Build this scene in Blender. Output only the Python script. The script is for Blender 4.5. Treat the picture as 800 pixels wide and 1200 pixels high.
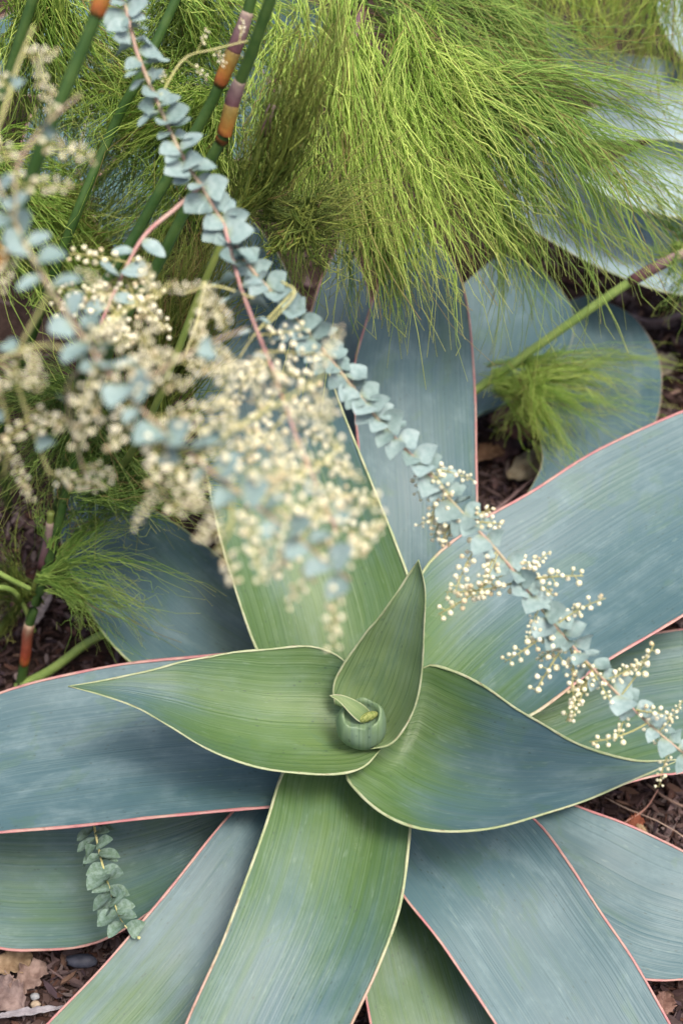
import bpy, math, random
import numpy as np
from mathutils import Vector, Matrix, Quaternion, noise as mnoise

for o in list(bpy.data.objects):
    bpy.data.objects.remove(o, do_unlink=True)
rng = np.random.default_rng(11)
random.seed(11)
SC = bpy.context.scene
COL = SC.collection
R = math.radians

# ------------------------------------------------------------------ camera
PITCH = 50.0
CAM = np.array([0.0, -0.68, 1.36])
HALF = math.tan(R(39.6 / 2))
FWD = np.array([0.0, math.cos(R(PITCH)), -math.sin(R(PITCH))])
UPV = np.array([0.0, math.sin(R(PITCH)), math.cos(R(PITCH))])
RGT = np.array([1.0, 0.0, 0.0])
cam_d = bpy.data.cameras.new('camera')
cam_d.sensor_fit = 'VERTICAL'
cam_d.sensor_height = 36.0
cam_d.lens = 18.0 / HALF
cam_d.clip_start = 0.02
cam_d.clip_end = 500
cam_d.dof.use_dof = True
cam_d.dof.focus_distance = 1.30
cam_d.dof.aperture_fstop = 4.0
cam = bpy.data.objects.new('camera', cam_d)
COL.objects.link(cam)
cam.location = CAM
cam.rotation_euler = (R(90 - PITCH), 0, 0)
SC.camera = cam

# ------------------------------------------------------------------ sky, sun, exposure
SUN_EL, SUN_AZ = 72.0, 120.0           # azimuth clockwise from +Y: high light, a little from the right
w = bpy.data.worlds.new('World')
SC.world = w
w.use_nodes = True
nt = w.node_tree
sky = nt.nodes.new('ShaderNodeTexSky')
sky.sky_type = 'NISHITA'
sky.sun_disc = False
sky.sun_elevation = R(SUN_EL)
sky.sun_rotation = R(SUN_AZ)
sky.air_density = 1.0
sky.dust_density = 9.0
sky.ozone_density = 0.3
nt.nodes['Background'].inputs['Strength'].default_value = 0.125
nt.links.new(sky.outputs['Color'], nt.nodes['Background'].inputs['Color'])
sun_d = bpy.data.lights.new('sun', 'SUN')
sun_d.energy = 1.5
sun_d.angle = R(18)
sun_d.color = (1.0, 0.95, 0.87)
sun = bpy.data.objects.new('sun', sun_d)
COL.objects.link(sun)
sd = Vector((math.sin(R(SUN_AZ)) * math.cos(R(SUN_EL)), math.cos(R(SUN_AZ)) * math.cos(R(SUN_EL)), math.sin(R(SUN_EL))))
sun.rotation_euler = (-sd).to_track_quat('-Z', 'Y').to_euler()
sun.location = sd * 6
SC.view_settings.view_transform = 'Standard'
SC.view_settings.look = 'None'
SC.view_settings.gamma = 1
SC.view_settings.exposure = 0.88


# ------------------------------------------------------------------ places
def ray(px, py):
    d = FWD + RGT * ((px - 400) / 600 * HALF) + UPV * ((600 - py) / 600 * HALF)
    return d


def at(px, py, z):
    """point at height z seen in that direction"""
    d = ray(px, py)
    return CAM + d * ((z - CAM[2]) / d[2])


def ad(px, py, dist):
    """point at a depth from the camera"""
    return CAM + ray(px, py) * dist


# ------------------------------------------------------------------ helpers
def tag(o, label=None, cat=None, group=None, kind=None):
    if label: o['label'] = label
    if cat: o['category'] = cat
    if group: o['group'] = group
    if kind: o['kind'] = kind
    return o


def empty(name, loc):
    o = bpy.data.objects.new(name, None)
    o.empty_display_size = 0.05
    o.location = Vector(loc)
    COL.objects.link(o)
    return o


def base_of(o):
    v = Vector((0, 0, 0))
    while o is not None:
        v = v + o.location
        o = o.parent
    return np.array(v)


def make_mesh(name, verts, faces, mat, smooth=True, attrs=None):
    me = bpy.data.meshes.new(name)
    verts = np.asarray(verts, dtype=np.float32)
    if isinstance(faces, np.ndarray):
        nf, k = faces.shape
        me.vertices.add(len(verts))
        me.vertices.foreach_set('co', verts.ravel())
        me.loops.add(nf * k)
        me.loops.foreach_set('vertex_index', faces.ravel().astype(np.int32))
        me.polygons.add(nf)
        me.polygons.foreach_set('loop_start', np.arange(0, nf * k, k, dtype=np.int32))
        me.polygons.foreach_set('loop_total', np.full(nf, k, dtype=np.int32))
        me.update(calc_edges=True)
    else:
        me.from_pydata([tuple(map(float, v)) for v in verts], [], faces)
    if attrs:
        for an, (typ, data) in attrs.items():
            a = me.attributes.new(an, typ, 'POINT')
            key = 'vector' if typ == 'FLOAT_VECTOR' else ('color' if typ == 'FLOAT_COLOR' else 'value')
            a.data.foreach_set(key, np.asarray(data, dtype=np.float32).ravel())
    me.validate()
    if smooth:
        me.polygons.foreach_set('use_smooth', np.ones(len(me.polygons), dtype=bool))
    me.materials.append(mat)
    return me


def obj(name, verts, faces, mat, parent=None, smooth=True, attrs=None):
    verts = np.asarray(verts, dtype=float)
    if parent is not None:
        verts = verts - base_of(parent)
        loc = None
    else:
        loc = np.array([verts[:, 0].mean(), verts[:, 1].mean(), verts[:, 2].min()])
        verts = verts - loc
    o = bpy.data.objects.new(name, make_mesh(name, verts, faces, mat, smooth, attrs))
    COL.objects.link(o)
    if parent is not None:
        o.parent = parent
    else:
        o.location = Vector(loc)
    return o


def inst(name, me, mtx, parent):
    """one more copy of a shared mesh as a part (parent chain only translates)"""
    o = bpy.data.objects.new(name, me)
    COL.objects.link(o)
    b = base_of(parent)
    o.parent = parent
    o.matrix_basis = Matrix.Translation(-Vector(b)) @ mtx
    return o


def catmull(P, n, param=False):
    P = np.asarray(P, dtype=float)
    k = len(P)
    if k == 2:
        t = np.linspace(0, 1, n)[:, None]
        return P[0] * (1 - t) + P[1] * t
    E = np.vstack([2 * P[0] - P[1], P, 2 * P[-1] - P[-2]])
    out = []
    M = 24
    for i in range(k - 1):
        p0, p1, p2, p3 = E[i], E[i + 1], E[i + 2], E[i + 3]
        t = np.linspace(0, 1, M, endpoint=False)[:, None]
        out.append(0.5 * ((2 * p1) + (-p0 + p2) * t + (2 * p0 - 5 * p1 + 4 * p2 - p3) * t ** 2 + (-p0 + 3 * p1 - 3 * p2 + p3) * t ** 3))
    out.append(P[-1:])
    C = np.vstack(out)
    s = np.concatenate([[0], np.cumsum(np.linalg.norm(np.diff(C, axis=0), axis=1))])
    u = np.linspace(0, s[-1], n)
    return np.stack([np.interp(u, s, C[:, j]) for j in range(C.shape[1])], axis=1)


def unit(v):
    v = np.asarray(v, float)
    l = np.linalg.norm(v, axis=-1, keepdims=True)
    return v / np.maximum(l, 1e-9)


def tubes(P, rad, sides=3):
    """P (n,k,3), rad (n,k) -> verts, quad faces of n tubes at once"""
    n, k, _ = P.shape
    T = np.gradient(P, axis=1)
    T = unit(T)
    ref = np.where(np.abs(T[..., 2:3]) > 0.9, np.array([1.0, 0, 0]), np.array([0, 0, 1.0]))
    A = unit(np.cross(T, ref))
    B = np.cross(T, A)
    ang = np.arange(sides) * 2 * math.pi / sides
    ring = A[:, :, None, :] * np.cos(ang)[None, None, :, None] + B[:, :, None, :] * np.sin(ang)[None, None, :, None]
    V = P[:, :, None, :] + ring * rad[:, :, None, None]
    idx = np.arange(n * k * sides).reshape(n, k, sides)
    a = idx[:, :-1, :]
    b = np.roll(idx, -1, axis=2)[:, :-1, :]
    c = np.roll(idx, -1, axis=2)[:, 1:, :]
    d = idx[:, 1:, :]
    F = np.stack([a, b, c, d], axis=-1).reshape(-1, 4)
    return V.reshape(-1, 3), F


def tube_geo(pts, r, sides=10, cap=True, n=None):
    pts = np.asarray(pts, float)
    if n:
        rr = np.asarray(r, float) if np.ndim(r) else np.full(len(pts), r)
        q = catmull(np.hstack([pts, rr[:, None]]), n)
        pts, r = q[:, :3], q[:, 3]
    r = np.asarray(r, float) if np.ndim(r) else np.full(len(pts), r)
    V, F = tubes(pts[None], r[None], sides)
    F = [tuple(map(int, f)) for f in F]
    if cap:
        k = len(pts)
        F.append(tuple(range(sides))[::-1])
        F.append(tuple(range((k - 1) * sides, k * sides)))
    return V, F


def merge(parts):
    V, F, o = [], [], 0
    for v, f in parts:
        V.append(np.asarray(v, float))
        F += [tuple(int(i) + o for i in q) for q in f]
        o += len(v)
    return np.vstack(V), F


# ------------------------------------------------------------------ materials
def new_mat(name):
    m = bpy.data.materials.new(name)
    m.use_nodes = True
    t = m.node_tree
    return m, t, t.nodes['Principled BSDF']


class N:
    """small node-building shorthand"""
    def __init__(s, t): s.t = t

    def node(s, typ, **kw):
        n = s.t.nodes.new(typ)
        for k, v in kw.items(): setattr(n, k, v)
        return n

    def put(s, sock, val):
        if hasattr(val, 'is_linked') or isinstance(val, bpy.types.NodeSocket):
            s.t.links.new(val, sock)
        else:
            sock.default_value = val

    def math(s, op, a, b=0.0, clamp=False):
        n = s.node('ShaderNodeMath', operation=op, use_clamp=clamp)
        s.put(n.inputs[0], a); s.put(n.inputs[1], b)
        return n.outputs[0]

    def mix(s, f, a, b, blend='MIX'):
        n = s.node('ShaderNodeMix', data_type='RGBA', blend_type=blend)
        s.put(n.inputs[0], f); s.put(n.inputs[6], a); s.put(n.inputs[7], b)
        return n.outputs[2]

    def ramp(s, f, lo, hi, a=0.0, b=1.0):
        n = s.node('ShaderNodeMapRange', interpolation_type='SMOOTHSTEP')
        s.put(n.inputs[0], f); n.inputs[1].default_value = lo; n.inputs[2].default_value = hi
        n.inputs[3].default_value = a; n.inputs[4].default_value = b
        return n.outputs[0]

    def noise(s, vec, scale, detail=2.0, rough=0.5, dist=0.0):
        n = s.node('ShaderNodeTexNoise')
        s.put(n.inputs['Vector'], vec)
        n.inputs['Scale'].default_value = scale
        n.inputs['Detail'].default_value = detail
        n.inputs['Roughness'].default_value = rough
        n.inputs['Distortion'].default_value = dist
        return n.outputs['Fac']

    def scale(s, vec, v):
        n = s.node('ShaderNodeVectorMath', operation='MULTIPLY')
        s.put(n.inputs[0], vec); n.inputs[1].default_value = v
        return n.outputs[0]

    def attr(s, name):
        return s.node('ShaderNodeAttribute', attribute_name=name)

    def sep(s, vec):
        n = s.node('ShaderNodeSeparateXYZ'); s.put(n.inputs[0], vec)
        return n.outputs

    def bump(s, h, strength, dist, bsdf):
        n = s.node('ShaderNodeBump')
        n.inputs['Strength'].default_value = strength
        n.inputs['Distance'].default_value = dist
        s.put(n.inputs['Height'], h)
        s.t.links.new(n.outputs[0], bsdf.inputs['Normal'])


def rgb(r, g, b): return (r, g, b, 1.0)


def aloe_material(name, blue, green):
    m, t, b = new_mat(name)
    n = N(t)
    luv = n.attr('luv').outputs['Vector']          # metres along, metres across, seed
    lcl = n.attr('lcl')
    u, v, gr = n.sep(lcl.outputs['Vector'])
    seedv = luv
    broad = n.noise(n.scale(luv, (7, 16, 1.0)), 1.0, 3.0, 0.55)
    patch = n.noise(n.scale(luv, (16, 26, 3.0)), 1.0, 4.0, 0.6, 0.6)
    stripe = n.noise(n.scale(luv, (0.7, 190, 5.0)), 1.0, 2.0, 0.6)
    fine = n.noise(n.scale(luv, (1.5, 640, 2.0)), 1.0, 2.0, 0.6)
    cloud = n.noise(n.scale(luv, (24, 30, 1.7)), 1.0, 7.0, 0.66)
    # greenness: strong near the base, thins out along the blade in ragged streaks
    g0 = n.math('ADD', gr, n.math('MULTIPLY', n.math('SUBTRACT', broad, 0.5), 1.0))
    g0 = n.math('ADD', g0, n.math('MULTIPLY', n.math('SUBTRACT', stripe, 0.5), 0.5))
    gfac = n.ramp(g0, 0.12, 0.88)
    yel = n.ramp(g0, 0.75, 1.5)
    green2 = rgb(green[0] * 1.75, green[1] * 1.42, green[2] * 1.55)
    gcol = n.mix(yel, rgb(*green), green2)
    base = n.mix(gfac, rgb(*blue), gcol)
    # the waxy bloom: pale, streaked, worn off in patches with ragged edges
    bloom = n.math('MULTIPLY', n.ramp(cloud, 0.35, 0.75), n.ramp(patch, 0.40, 0.62))
    bloom = n.math('MULTIPLY', bloom, n.math('SUBTRACT', 1.0, n.math('MULTIPLY', gfac, 0.6)))
    base = n.mix(n.math('MULTIPLY', bloom, 0.42), base, rgb(0.20, 0.285, 0.305))
    wn = n.noise(n.scale(luv, (13, 20, 7.3)), 1.0, 6.0, 0.64, 0.8)
    worn = n.ramp(wn, 0.56, 0.62)
    tide = n.math('MULTIPLY', n.ramp(wn, 0.535, 0.555), n.ramp(wn, 0.575, 0.56))
    base = n.mix(n.math('MULTIPLY', worn, 0.30), base, rgb(0.060, 0.125, 0.070))
    base = n.mix(n.math('MULTIPLY', tide, n.math('MULTIPLY', n.ramp(broad, 0.60, 0.75), 0.16)), base, rgb(0.34, 0.40, 0.38))
    # parallel veins
    dark = n.ramp(stripe, 0.50, 0.30)
    base = n.mix(n.math('MULTIPLY', dark, 0.34), base, n.mix(gfac, rgb(0.075, 0.13, 0.135), rgb(0.045, 0.10, 0.022)))
    base = n.mix(n.math('MULTIPLY', n.ramp(fine, 0.45, 0.75), 0.10), base, rgb(0.26, 0.33, 0.30))
    ly = n.sep(luv)[1]
    ph = n.math('ADD', n.math('MULTIPLY', ly, 760.0), n.math('MULTIPLY', n.noise(n.scale(luv, (1.5, 60, 1)), 1.0, 2.0), 7.0))
    line = n.ramp(n.math('SINE', ph), 0.80, 1.0)
    line = n.math('MULTIPLY', line, n.ramp(n.noise(n.scale(luv, (10, 45, 3)), 1.0, 2.0), 0.35, 0.62))
    base = n.mix(n.math('MULTIPLY', line, n.math('ADD', 0.28, n.math('MULTIPLY', gfac, 0.34))), base, n.mix(gfac, rgb(0.055, 0.10, 0.105), rgb(0.035, 0.085, 0.018)))
    # pale flecks drawn out along the blade and dark pin-prick scars
    fl = n.ramp(n.noise(n.scale(luv, (75, 240, 4.0)), 1.0, 1.0, 0.4), 0.66, 0.80)
    base = n.mix(n.math('MULTIPLY', fl, 0.13), base, rgb(0.28, 0.37, 0.31))
    vo = n.node('ShaderNodeTexVoronoi')
    n.put(vo.inputs['Vector'], n.scale(luv, (95, 150, 5.0)))
    vo.inputs['Scale'].default_value = 1.0
    sp = n.math('MULTIPLY', n.ramp(vo.outputs['Distance'], 0.20, 0.09), n.ramp(n.noise(n.scale(luv, (20, 30, 9)), 1.0), 0.50, 0.58))
    base = n.mix(n.math('MULTIPLY', sp, 0.55), base, rgb(0.035, 0.06, 0.05))
    n.put(b.inputs['Base Color'], base)
    ro = n.math('ADD', n.math('MULTIPLY', bloom, 0.12), n.math('MULTIPLY', fine, 0.14))
    n.put(b.inputs['Roughness'], n.math('ADD', ro, 0.40))
    b.inputs['Specular IOR Level'].default_value = 0.42
    n.bump(n.math('ADD', n.math('MULTIPLY', stripe, 1.0), n.math('MULTIPLY', fine, 0.35)), 0.6, 0.0012, b)
    return m


ALOE_BLUE = aloe_material('aloe_skin', (0.053, 0.110, 0.130), (0.062, 0.124, 0.038))
ALOE_YOUNG = aloe_material('aloe_skin_young', (0.155, 0.235, 0.18), (0.12, 0.19, 0.075))
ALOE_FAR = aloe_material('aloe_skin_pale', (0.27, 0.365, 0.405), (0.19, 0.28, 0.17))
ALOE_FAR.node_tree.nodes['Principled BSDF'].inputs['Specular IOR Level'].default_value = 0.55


def margin_material():
    m, t, b = new_mat('aloe_margin')
    n = N(t)
    luv = n.attr('luv').outputs['Vector']
    u, v, gr = n.sep(n.attr('lcl').outputs['Vector'])
    var = n.noise(n.scale(luv, (45, 10, 3)), 1.0, 3.0, 0.6)
    pink = n.mix(n.ramp(var, 0.3, 0.7), rgb(0.34, 0.13, 0.14), rgb(0.38, 0.245, 0.205))
    cream = n.mix(n.ramp(var, 0.35, 0.7), rgb(0.23, 0.29, 0.14), rgb(0.36, 0.38, 0.25))
    f = n.ramp(n.math('ADD', gr, n.math('MULTIPLY', n.math('SUBTRACT', var, 0.5), 0.5)), 0.3, 0.75)
    col = n.mix(f, cream, pink)
    scar = n.ramp(n.noise(n.scale(luv, (110, 60, 1)), 1.0, 2.0), 0.60, 0.68)
    col = n.mix(n.math('MULTIPLY', scar, 0.5), col, rgb(0.16, 0.09, 0.06))
    n.put(b.inputs['Base Color'], col)
    b.inputs['Roughness'].default_value = 0.5
    return m


MARGIN = margin_material()


def simple_mat(name, c1, c2, scale=60, rough=0.6, bump=0.0, coords='Object', trans=0.0, spec=0.35):
    m, t, b = new_mat(name)
    n = N(t)
    tc = n.node('ShaderNodeTexCoord').outputs[coords]
    f = n.ramp(n.noise(tc, scale, 4.0, 0.6), 0.32, 0.68)
    n.put(b.inputs['Base Color'], n.mix(f, rgb(*c1), rgb(*c2)))
    b.inputs['Roughness'].default_value = rough
    b.inputs['Specular IOR Level'].default_value = spec
    if bump: n.bump(n.noise(tc, scale * 2.5, 4.0, 0.65), bump, 0.002, b)
    if trans:
        tr = n.node('ShaderNodeBsdfTranslucent')
        n.put(tr.inputs['Color'], n.mix(f, rgb(*c1), rgb(*c2)))
        mx = n.node('ShaderNodeMixShader')
        mx.inputs[0].default_value = trans
        out = t.nodes['Material Output']
        t.links.new(b.outputs[0], mx.inputs[1]); t.links.new(tr.outputs[0], mx.inputs[2])
        t.links.new(mx.outputs[0], out.inputs['Surface'])
    return m


def attr_mat(name, rough=0.6, trans=0.0, spec=0.35, noise_scale=0, bump=0.0):
    """colour comes from the piece's own colour attribute, varied a little"""
    m, t, b = new_mat(name)
    n = N(t)
    c = n.attr('pc').outputs['Color']
    if noise_scale:
        tc = n.node('ShaderNodeTexCoord').outputs['Object']
        f = n.noise(tc, noise_scale, 3.0, 0.6)
        c = n.mix(n.ramp(f, 0.3, 0.7, 0.0, 0.45), c, n.scale(c, (0.45, 0.42, 0.40)))
        if bump: n.bump(f, bump, 0.002, b)
    n.put(b.inputs['Base Color'], c)
    b.inputs['Roughness'].default_value = rough
    b.inputs['Specular IOR Level'].default_value = spec
    if trans:
        tr = n.node('ShaderNodeBsdfTranslucent')
        n.put(tr.inputs['Color'], c)
        mx = n.node('ShaderNodeMixShader')
        mx.inputs[0].default_value = trans
        t.links.new(b.outputs[0], mx.inputs[1]); t.links.new(tr.outputs[0], mx.inputs[2])
        t.links.new(mx.outputs[0], t.nodes['Material Output'].inputs['Surface'])
    return m


THREAD = attr_mat('restio_thread', rough=0.5, trans=0.48, spec=0.45)
CHIP = attr_mat('mulch_chip', rough=0.9, spec=0.12, noise_scale=180)
RESTIO_CULM = simple_mat('restio_culm_skin', (0.032, 0.080, 0.018), (0.060, 0.115, 0.028), 70, 0.45)
RESTIO_OLIVE = simple_mat('restio_culm_olive', (0.11, 0.16, 0.035), (0.16, 0.20, 0.05), 70, 0.45)
RESTIO_LIGHT = simple_mat('restio_culm_light', (0.16, 0.25, 0.06), (0.23, 0.32, 0.09), 60, 0.45)
SHEATH = attr_mat('restio_sheath', rough=0.6, spec=0.3, noise_scale=160, bump=.3)
SHEATH_ORANGE, SHEATH_PURPLE, SHEATH_RED = 'orange', 'purple', 'red'
SHEATHS = {'orange': ((0, .12, .4, .8, 1), ((.08, .10, .02), (.34, .09, .03), (.33, .15, .03), (.26, .19, .05), (.18, .13, .05))),
           'purple': ((0, .12, .5, .85, 1), ((.10, .035, .035), (.13, .06, .07), (.18, .11, .12), (.26, .19, .18), (.32, .26, .20))),
           'red': ((0, .1, .3, .8, 1), ((.08, .10, .03), (.42, .12, .03), (.30, .06, .03), (.22, .08, .05), (.36, .28, .20)))}
AC_LEAF = simple_mat('acacia_leaf_skin', (0.175, 0.265, 0.262), (0.255, 0.345, 0.345), 3.5, 0.6, 0.1, trans=0.10)
def leaf_tint(m, lo, hi):
    """each leaf its own slightly different tint, plus a greener foot"""
    t = m.node_tree; n = N(t); b = t.nodes['Principled BSDF']
    src = b.inputs['Base Color'].links[0].from_socket
    rnd = n.node('ShaderNodeObjectInfo').outputs['Random']
    x = n.sep(n.node('ShaderNodeTexCoord').outputs['Object'])[0]
    c = n.mix(rnd, rgb(*lo), rgb(*hi))
    c = n.mix(1.0, src, c, 'MULTIPLY')
    c = n.mix(n.ramp(x, .35, 0.0, 0, .55), c, rgb(.22, .26, .12))
    t.links.new(c, b.inputs['Base Color'])


leaf_tint(AC_LEAF, (.78, .82, .80), (1.12, 1.10, 1.12))
AC_LEAF_GREEN = simple_mat('acacia_leaf_green', (0.085, 0.15, 0.095), (0.17, 0.25, 0.22), 4, 0.6, 0.1, trans=0.10)
AC_STEM = simple_mat('acacia_stem_bark', (0.36, 0.23, 0.20), (0.36, 0.33, 0.21), 50, 0.6, 0.2)
AC_PINK = simple_mat('acacia_twig_pink', (0.38, 0.18, 0.18), (0.42, 0.29, 0.25), 50, 0.6)
AC_GREEN = simple_mat('acacia_twig_green', (0.38, 0.38, 0.15), (0.46, 0.44, 0.22), 50, 0.6)
AC_FLOWER = attr_mat('acacia_flower', rough=0.95, trans=0.22, spec=0.05)
BUD = simple_mat('bud_scales', (0.13, 0.19, 0.04), (0.33, 0.36, 0.12), 420, 0.6, 0.8)


def soil_material():
    m, t, b = new_mat('soil')
    n = N(t)
    tc = n.node('ShaderNodeTexCoord').outputs['Object']
    a = n.noise(tc, 9, 6.0, 0.65)
    c = n.noise(tc, 140, 4.0, 0.7)
    col = n.mix(n.ramp(a, 0.3, 0.7), rgb(0.022, 0.014, 0.012), rgb(0.055, 0.036, 0.030))
    col = n.mix(n.ramp(c, 0.45, 0.75, 0, 0.6), col, rgb(0.10, 0.066, 0.055))
    n.put(b.inputs['Base Color'], col)
    b.inputs['Roughness'].default_value = 0.95
    b.inputs['Specular IOR Level'].default_value = 0.1
    n.bump(n.math('ADD', c, n.math('MULTIPLY', a, 2.0)), 0.9, 0.01, b)
    return m


SOIL = soil_material()


# ------------------------------------------------------------------ ground: one sheet, fine near, out to the horizon
def ground():
    xs = np.concatenate([[-300, -60, -12, -4, -2], np.linspace(-1.3, 1.8, 78), [2.6, 5, 14, 60, 300]])
    ys = np.concatenate([[-300, -60, -12, -4, -1.6], np.linspace(-0.9, 3.0, 98), [4, 7, 16, 60, 300]])
    V = []
    for y in ys:
        for x in xs:
            z = 0.012 * mnoise.noise(Vector((x * 5, y * 5, 0.3))) + 0.006 * mnoise.noise(Vector((x * 19, y * 19, 4.3)))
            V.append((x, y, z - 0.006))
    nx = len(xs)
    F = [(j * nx + i, j * nx + i + 1, (j + 1) * nx + i + 1, (j + 1) * nx + i) for j in range(len(ys) - 1) for i in range(nx - 1)]
    me = make_mesh('ground', V, F, SOIL)
    o = bpy.data.objects.new('ground', me)
    COL.objects.link(o)
    tag(o, kind='structure')
    return o


GROUND = ground()


# ------------------------------------------------------------------ aloe leaves
def aloe_leaf(parent, Lp, Rp, sag=(0.2, 0.1, 0.08), thick=0.007, green=((0, .9), (.3, .4), (1, .1)), pink=((0, .2), (.3, .8), (1, 1.)),
              mat=None, mw=0.0021, seed=0, name='leaf', na=46, nc=19, wav=0.0016, edge_fade=True):
    mat = mat or ALOE_BLUE
    L = catmull([at(*p) for p in Lp], na)
    Rr = catmull([at(*p) for p in Rp], na)
    L[-1] = Rr[-1] = 0.5 * (L[-1] + Rr[-1])
    uu = np.linspace(0, 1, na)
    # slight waviness of the rims
    ph = seed * 1.7
    for E, s in ((L, 1.0), (Rr, 2.3)):
        amp = wav * np.sin(np.pi * np.clip(uu, 0, 1)) ** 0.7
        E[:, 2] += amp * (np.sin(uu * 13 + ph * s) + 0.6 * np.sin(uu * 31 + ph * 2 * s)) * 0.7
    W = Rr - L
    wl = np.linalg.norm(W, axis=1)
    mid = 0.5 * (L + Rr)
    T = unit(np.gradient(mid, axis=0))
    Nn = unit(np.cross(T, W))
    for i in range(na):
        if np.dot(Nn[i], CAM - mid[i]) < 0: Nn[i] = -Nn[i]
    good = wl > 0.012
    last = max(np.where(good)[0])
    Nn[last + 1:] = Nn[last]
    # smooth normals along the blade
    for _ in range(4):
        Nn[1:-1] = unit(Nn[:-2] + 2 * Nn[1:-1] + Nn[2:])
    sg = np.interp(uu, np.linspace(0, 1, len(sag)), sag)
    g_u = np.interp(uu, [a for a, _ in green], [b for _, b in green])
    p_u = np.interp(uu, [a for a, _ in pink], [b for _, b in pink])
    slen = np.concatenate([[0], np.cumsum(np.linalg.norm(np.diff(mid, axis=0), axis=1))])
    vv = np.sin(np.linspace(-math.pi / 2, math.pi / 2, nc))
    th = thick * np.interp(uu, [0, .7, 1], [1.15, .8, .25])
    top = mid[:, None] + W[:, None] * (vv[None, :, None] / 2) - Nn[:, None] * ((sg * wl)[:, None] * (1 - vv ** 2)[None])[..., None]
    # gentle unevenness of the flesh
    un = np.zeros((na, nc))
    for i in range(na):
        for j in range(nc):
            un[i, j] = mnoise.noise(Vector((slen[i] * 14, vv[j] * wl[i] * 11, seed * 3.1)))
    top = top + Nn[:, None] * (un * 0.0022 * (1 - vv ** 2)[None] * np.minimum(1, wl / 0.05)[:, None])[..., None]
    bot = top - Nn[:, None] * ((th[:, None] * np.sqrt(np.maximum(0, 1 - vv ** 2))[None]) + 0.0006)[..., None]
    V = np.vstack([top.reshape(-1, 3), bot.reshape(-1, 3)])
    F = []
    o2 = na * nc
    for i in range(na - 1):
        for j in range(nc - 1):
            a = i * nc + j
            F.append((a, a + 1, a + nc + 1, a + nc))
            F.append((o2 + a, o2 + a + nc, o2 + a + nc + 1, o2 + a + 1))
        for j, fl in ((0, 0), (nc - 1, 1)):
            a = i * nc + j
            q = (a, a + nc, o2 + a + nc, o2 + a)
            F.append(q if not fl else q[::-1])
    F.append(tuple(list(range(nc))[::-1] + [o2 + j for j in range(nc)]))
    luv = np.zeros((na, nc, 3))
    luv[..., 0] = slen[:, None] + seed * 0.37
    luv[..., 1] = vv[None] * (wl[:, None] * 0.4 + 0.035) + seed * 0.61
    luv[..., 2] = seed * 0.773
    lcl = np.zeros((na, nc, 4))
    lcl[..., 0] = uu[:, None]
    lcl[..., 1] = vv[None]
    lcl[..., 2] = g_u[:, None]
    lcl[..., 3] = 1
    luv2 = np.concatenate([luv.reshape(-1, 3)] * 2)
    lcl2 = np.concatenate([lcl.reshape(-1, 4)] * 2)
    leaf = obj(name, V, F, mat, parent, True, {'luv': ('FLOAT_VECTOR', luv2), 'lcl': ('FLOAT_COLOR', lcl2)})
    # thin coloured rim along both edges
    VV, FF, A1, A2 = [], [], [], []
    off = 0
    ns = 8
    ang = np.arange(ns) * 2 * math.pi / ns
    for E, s in ((L, -1), (Rr, 1)):
        Wd = unit(W)
        Wd[last + 1:] = Wd[last]
        hw = mw * np.interp(uu, [0, .06, .9, 1], [.5, 1, .8, .35]) * (1 + 0.22 * np.array([mnoise.noise(Vector((x * 26, seed * 5, s * 9))) + .8 * mnoise.noise(Vector((x * 75, seed * 5, s * 9))) for x in uu]))
        ring = Wd[:, None] * (np.cos(ang)[None, :, None] * hw[:, None, None]) + Nn[:, None] * (np.sin(ang)[None, :, None] * (hw * 0.5)[:, None, None])
        P = E[:, None] + ring - Wd[:, None] * (s * hw * 0.35)[:, None, None]
        VV.append(P.reshape(-1, 3))
        for i in range(na - 1):
            for j in range(ns):
                a, b2 = off + i * ns + j, off + i * ns + (j + 1) % ns
                FF.append((a, b2, b2 + ns, a + ns))
        FF.append(tuple(off + (na - 1) * ns + j for j in range(ns)))
        FF.append(tuple(off + j for j in range(ns))[::-1])
        m1 = np.zeros((na, ns, 3)); m1[..., 0] = slen[:, None] + seed + s; m1[..., 1] = np.cos(ang)[None] * 0.01; m1[..., 2] = seed
        m2 = np.zeros((na, ns, 4)); m2[..., 0] = uu[:, None]; m2[..., 2] = p_u[:, None]; m2[..., 3] = 1
        A1.append(m1.reshape(-1, 3)); A2.append(m2.reshape(-1, 4))
        off += na * ns
    obj('margin', np.vstack(VV), FF, MARGIN, leaf, True, {'luv': ('FLOAT_VECTOR', np.vstack(A1)), 'lcl': ('FLOAT_COLOR', np.vstack(A2))})
    return leaf


CR = at(428, 862, 0.19)          # crown of the rosette
aloe = empty('coral_aloe', (CR[0], CR[1], 0.0))
tag(aloe, 'big open rosette of broad blue-green leaves with pink edges round a rolled green heart', 'aloe')
V, F = tube_geo([(CR[0], CR[1], -0.03), (CR[0], CR[1], 0.05), (CR[0], CR[1], 0.12), (CR[0], CR[1], 0.19)], [0.030, 0.032, 0.034, 0.026], 16, True, 14)
obj('stem', V, F, simple_mat('aloe_stem', (0.13, 0.12, 0.07), (0.20, 0.20, 0.12), 50, 0.8, 0.5), aloe)

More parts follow.
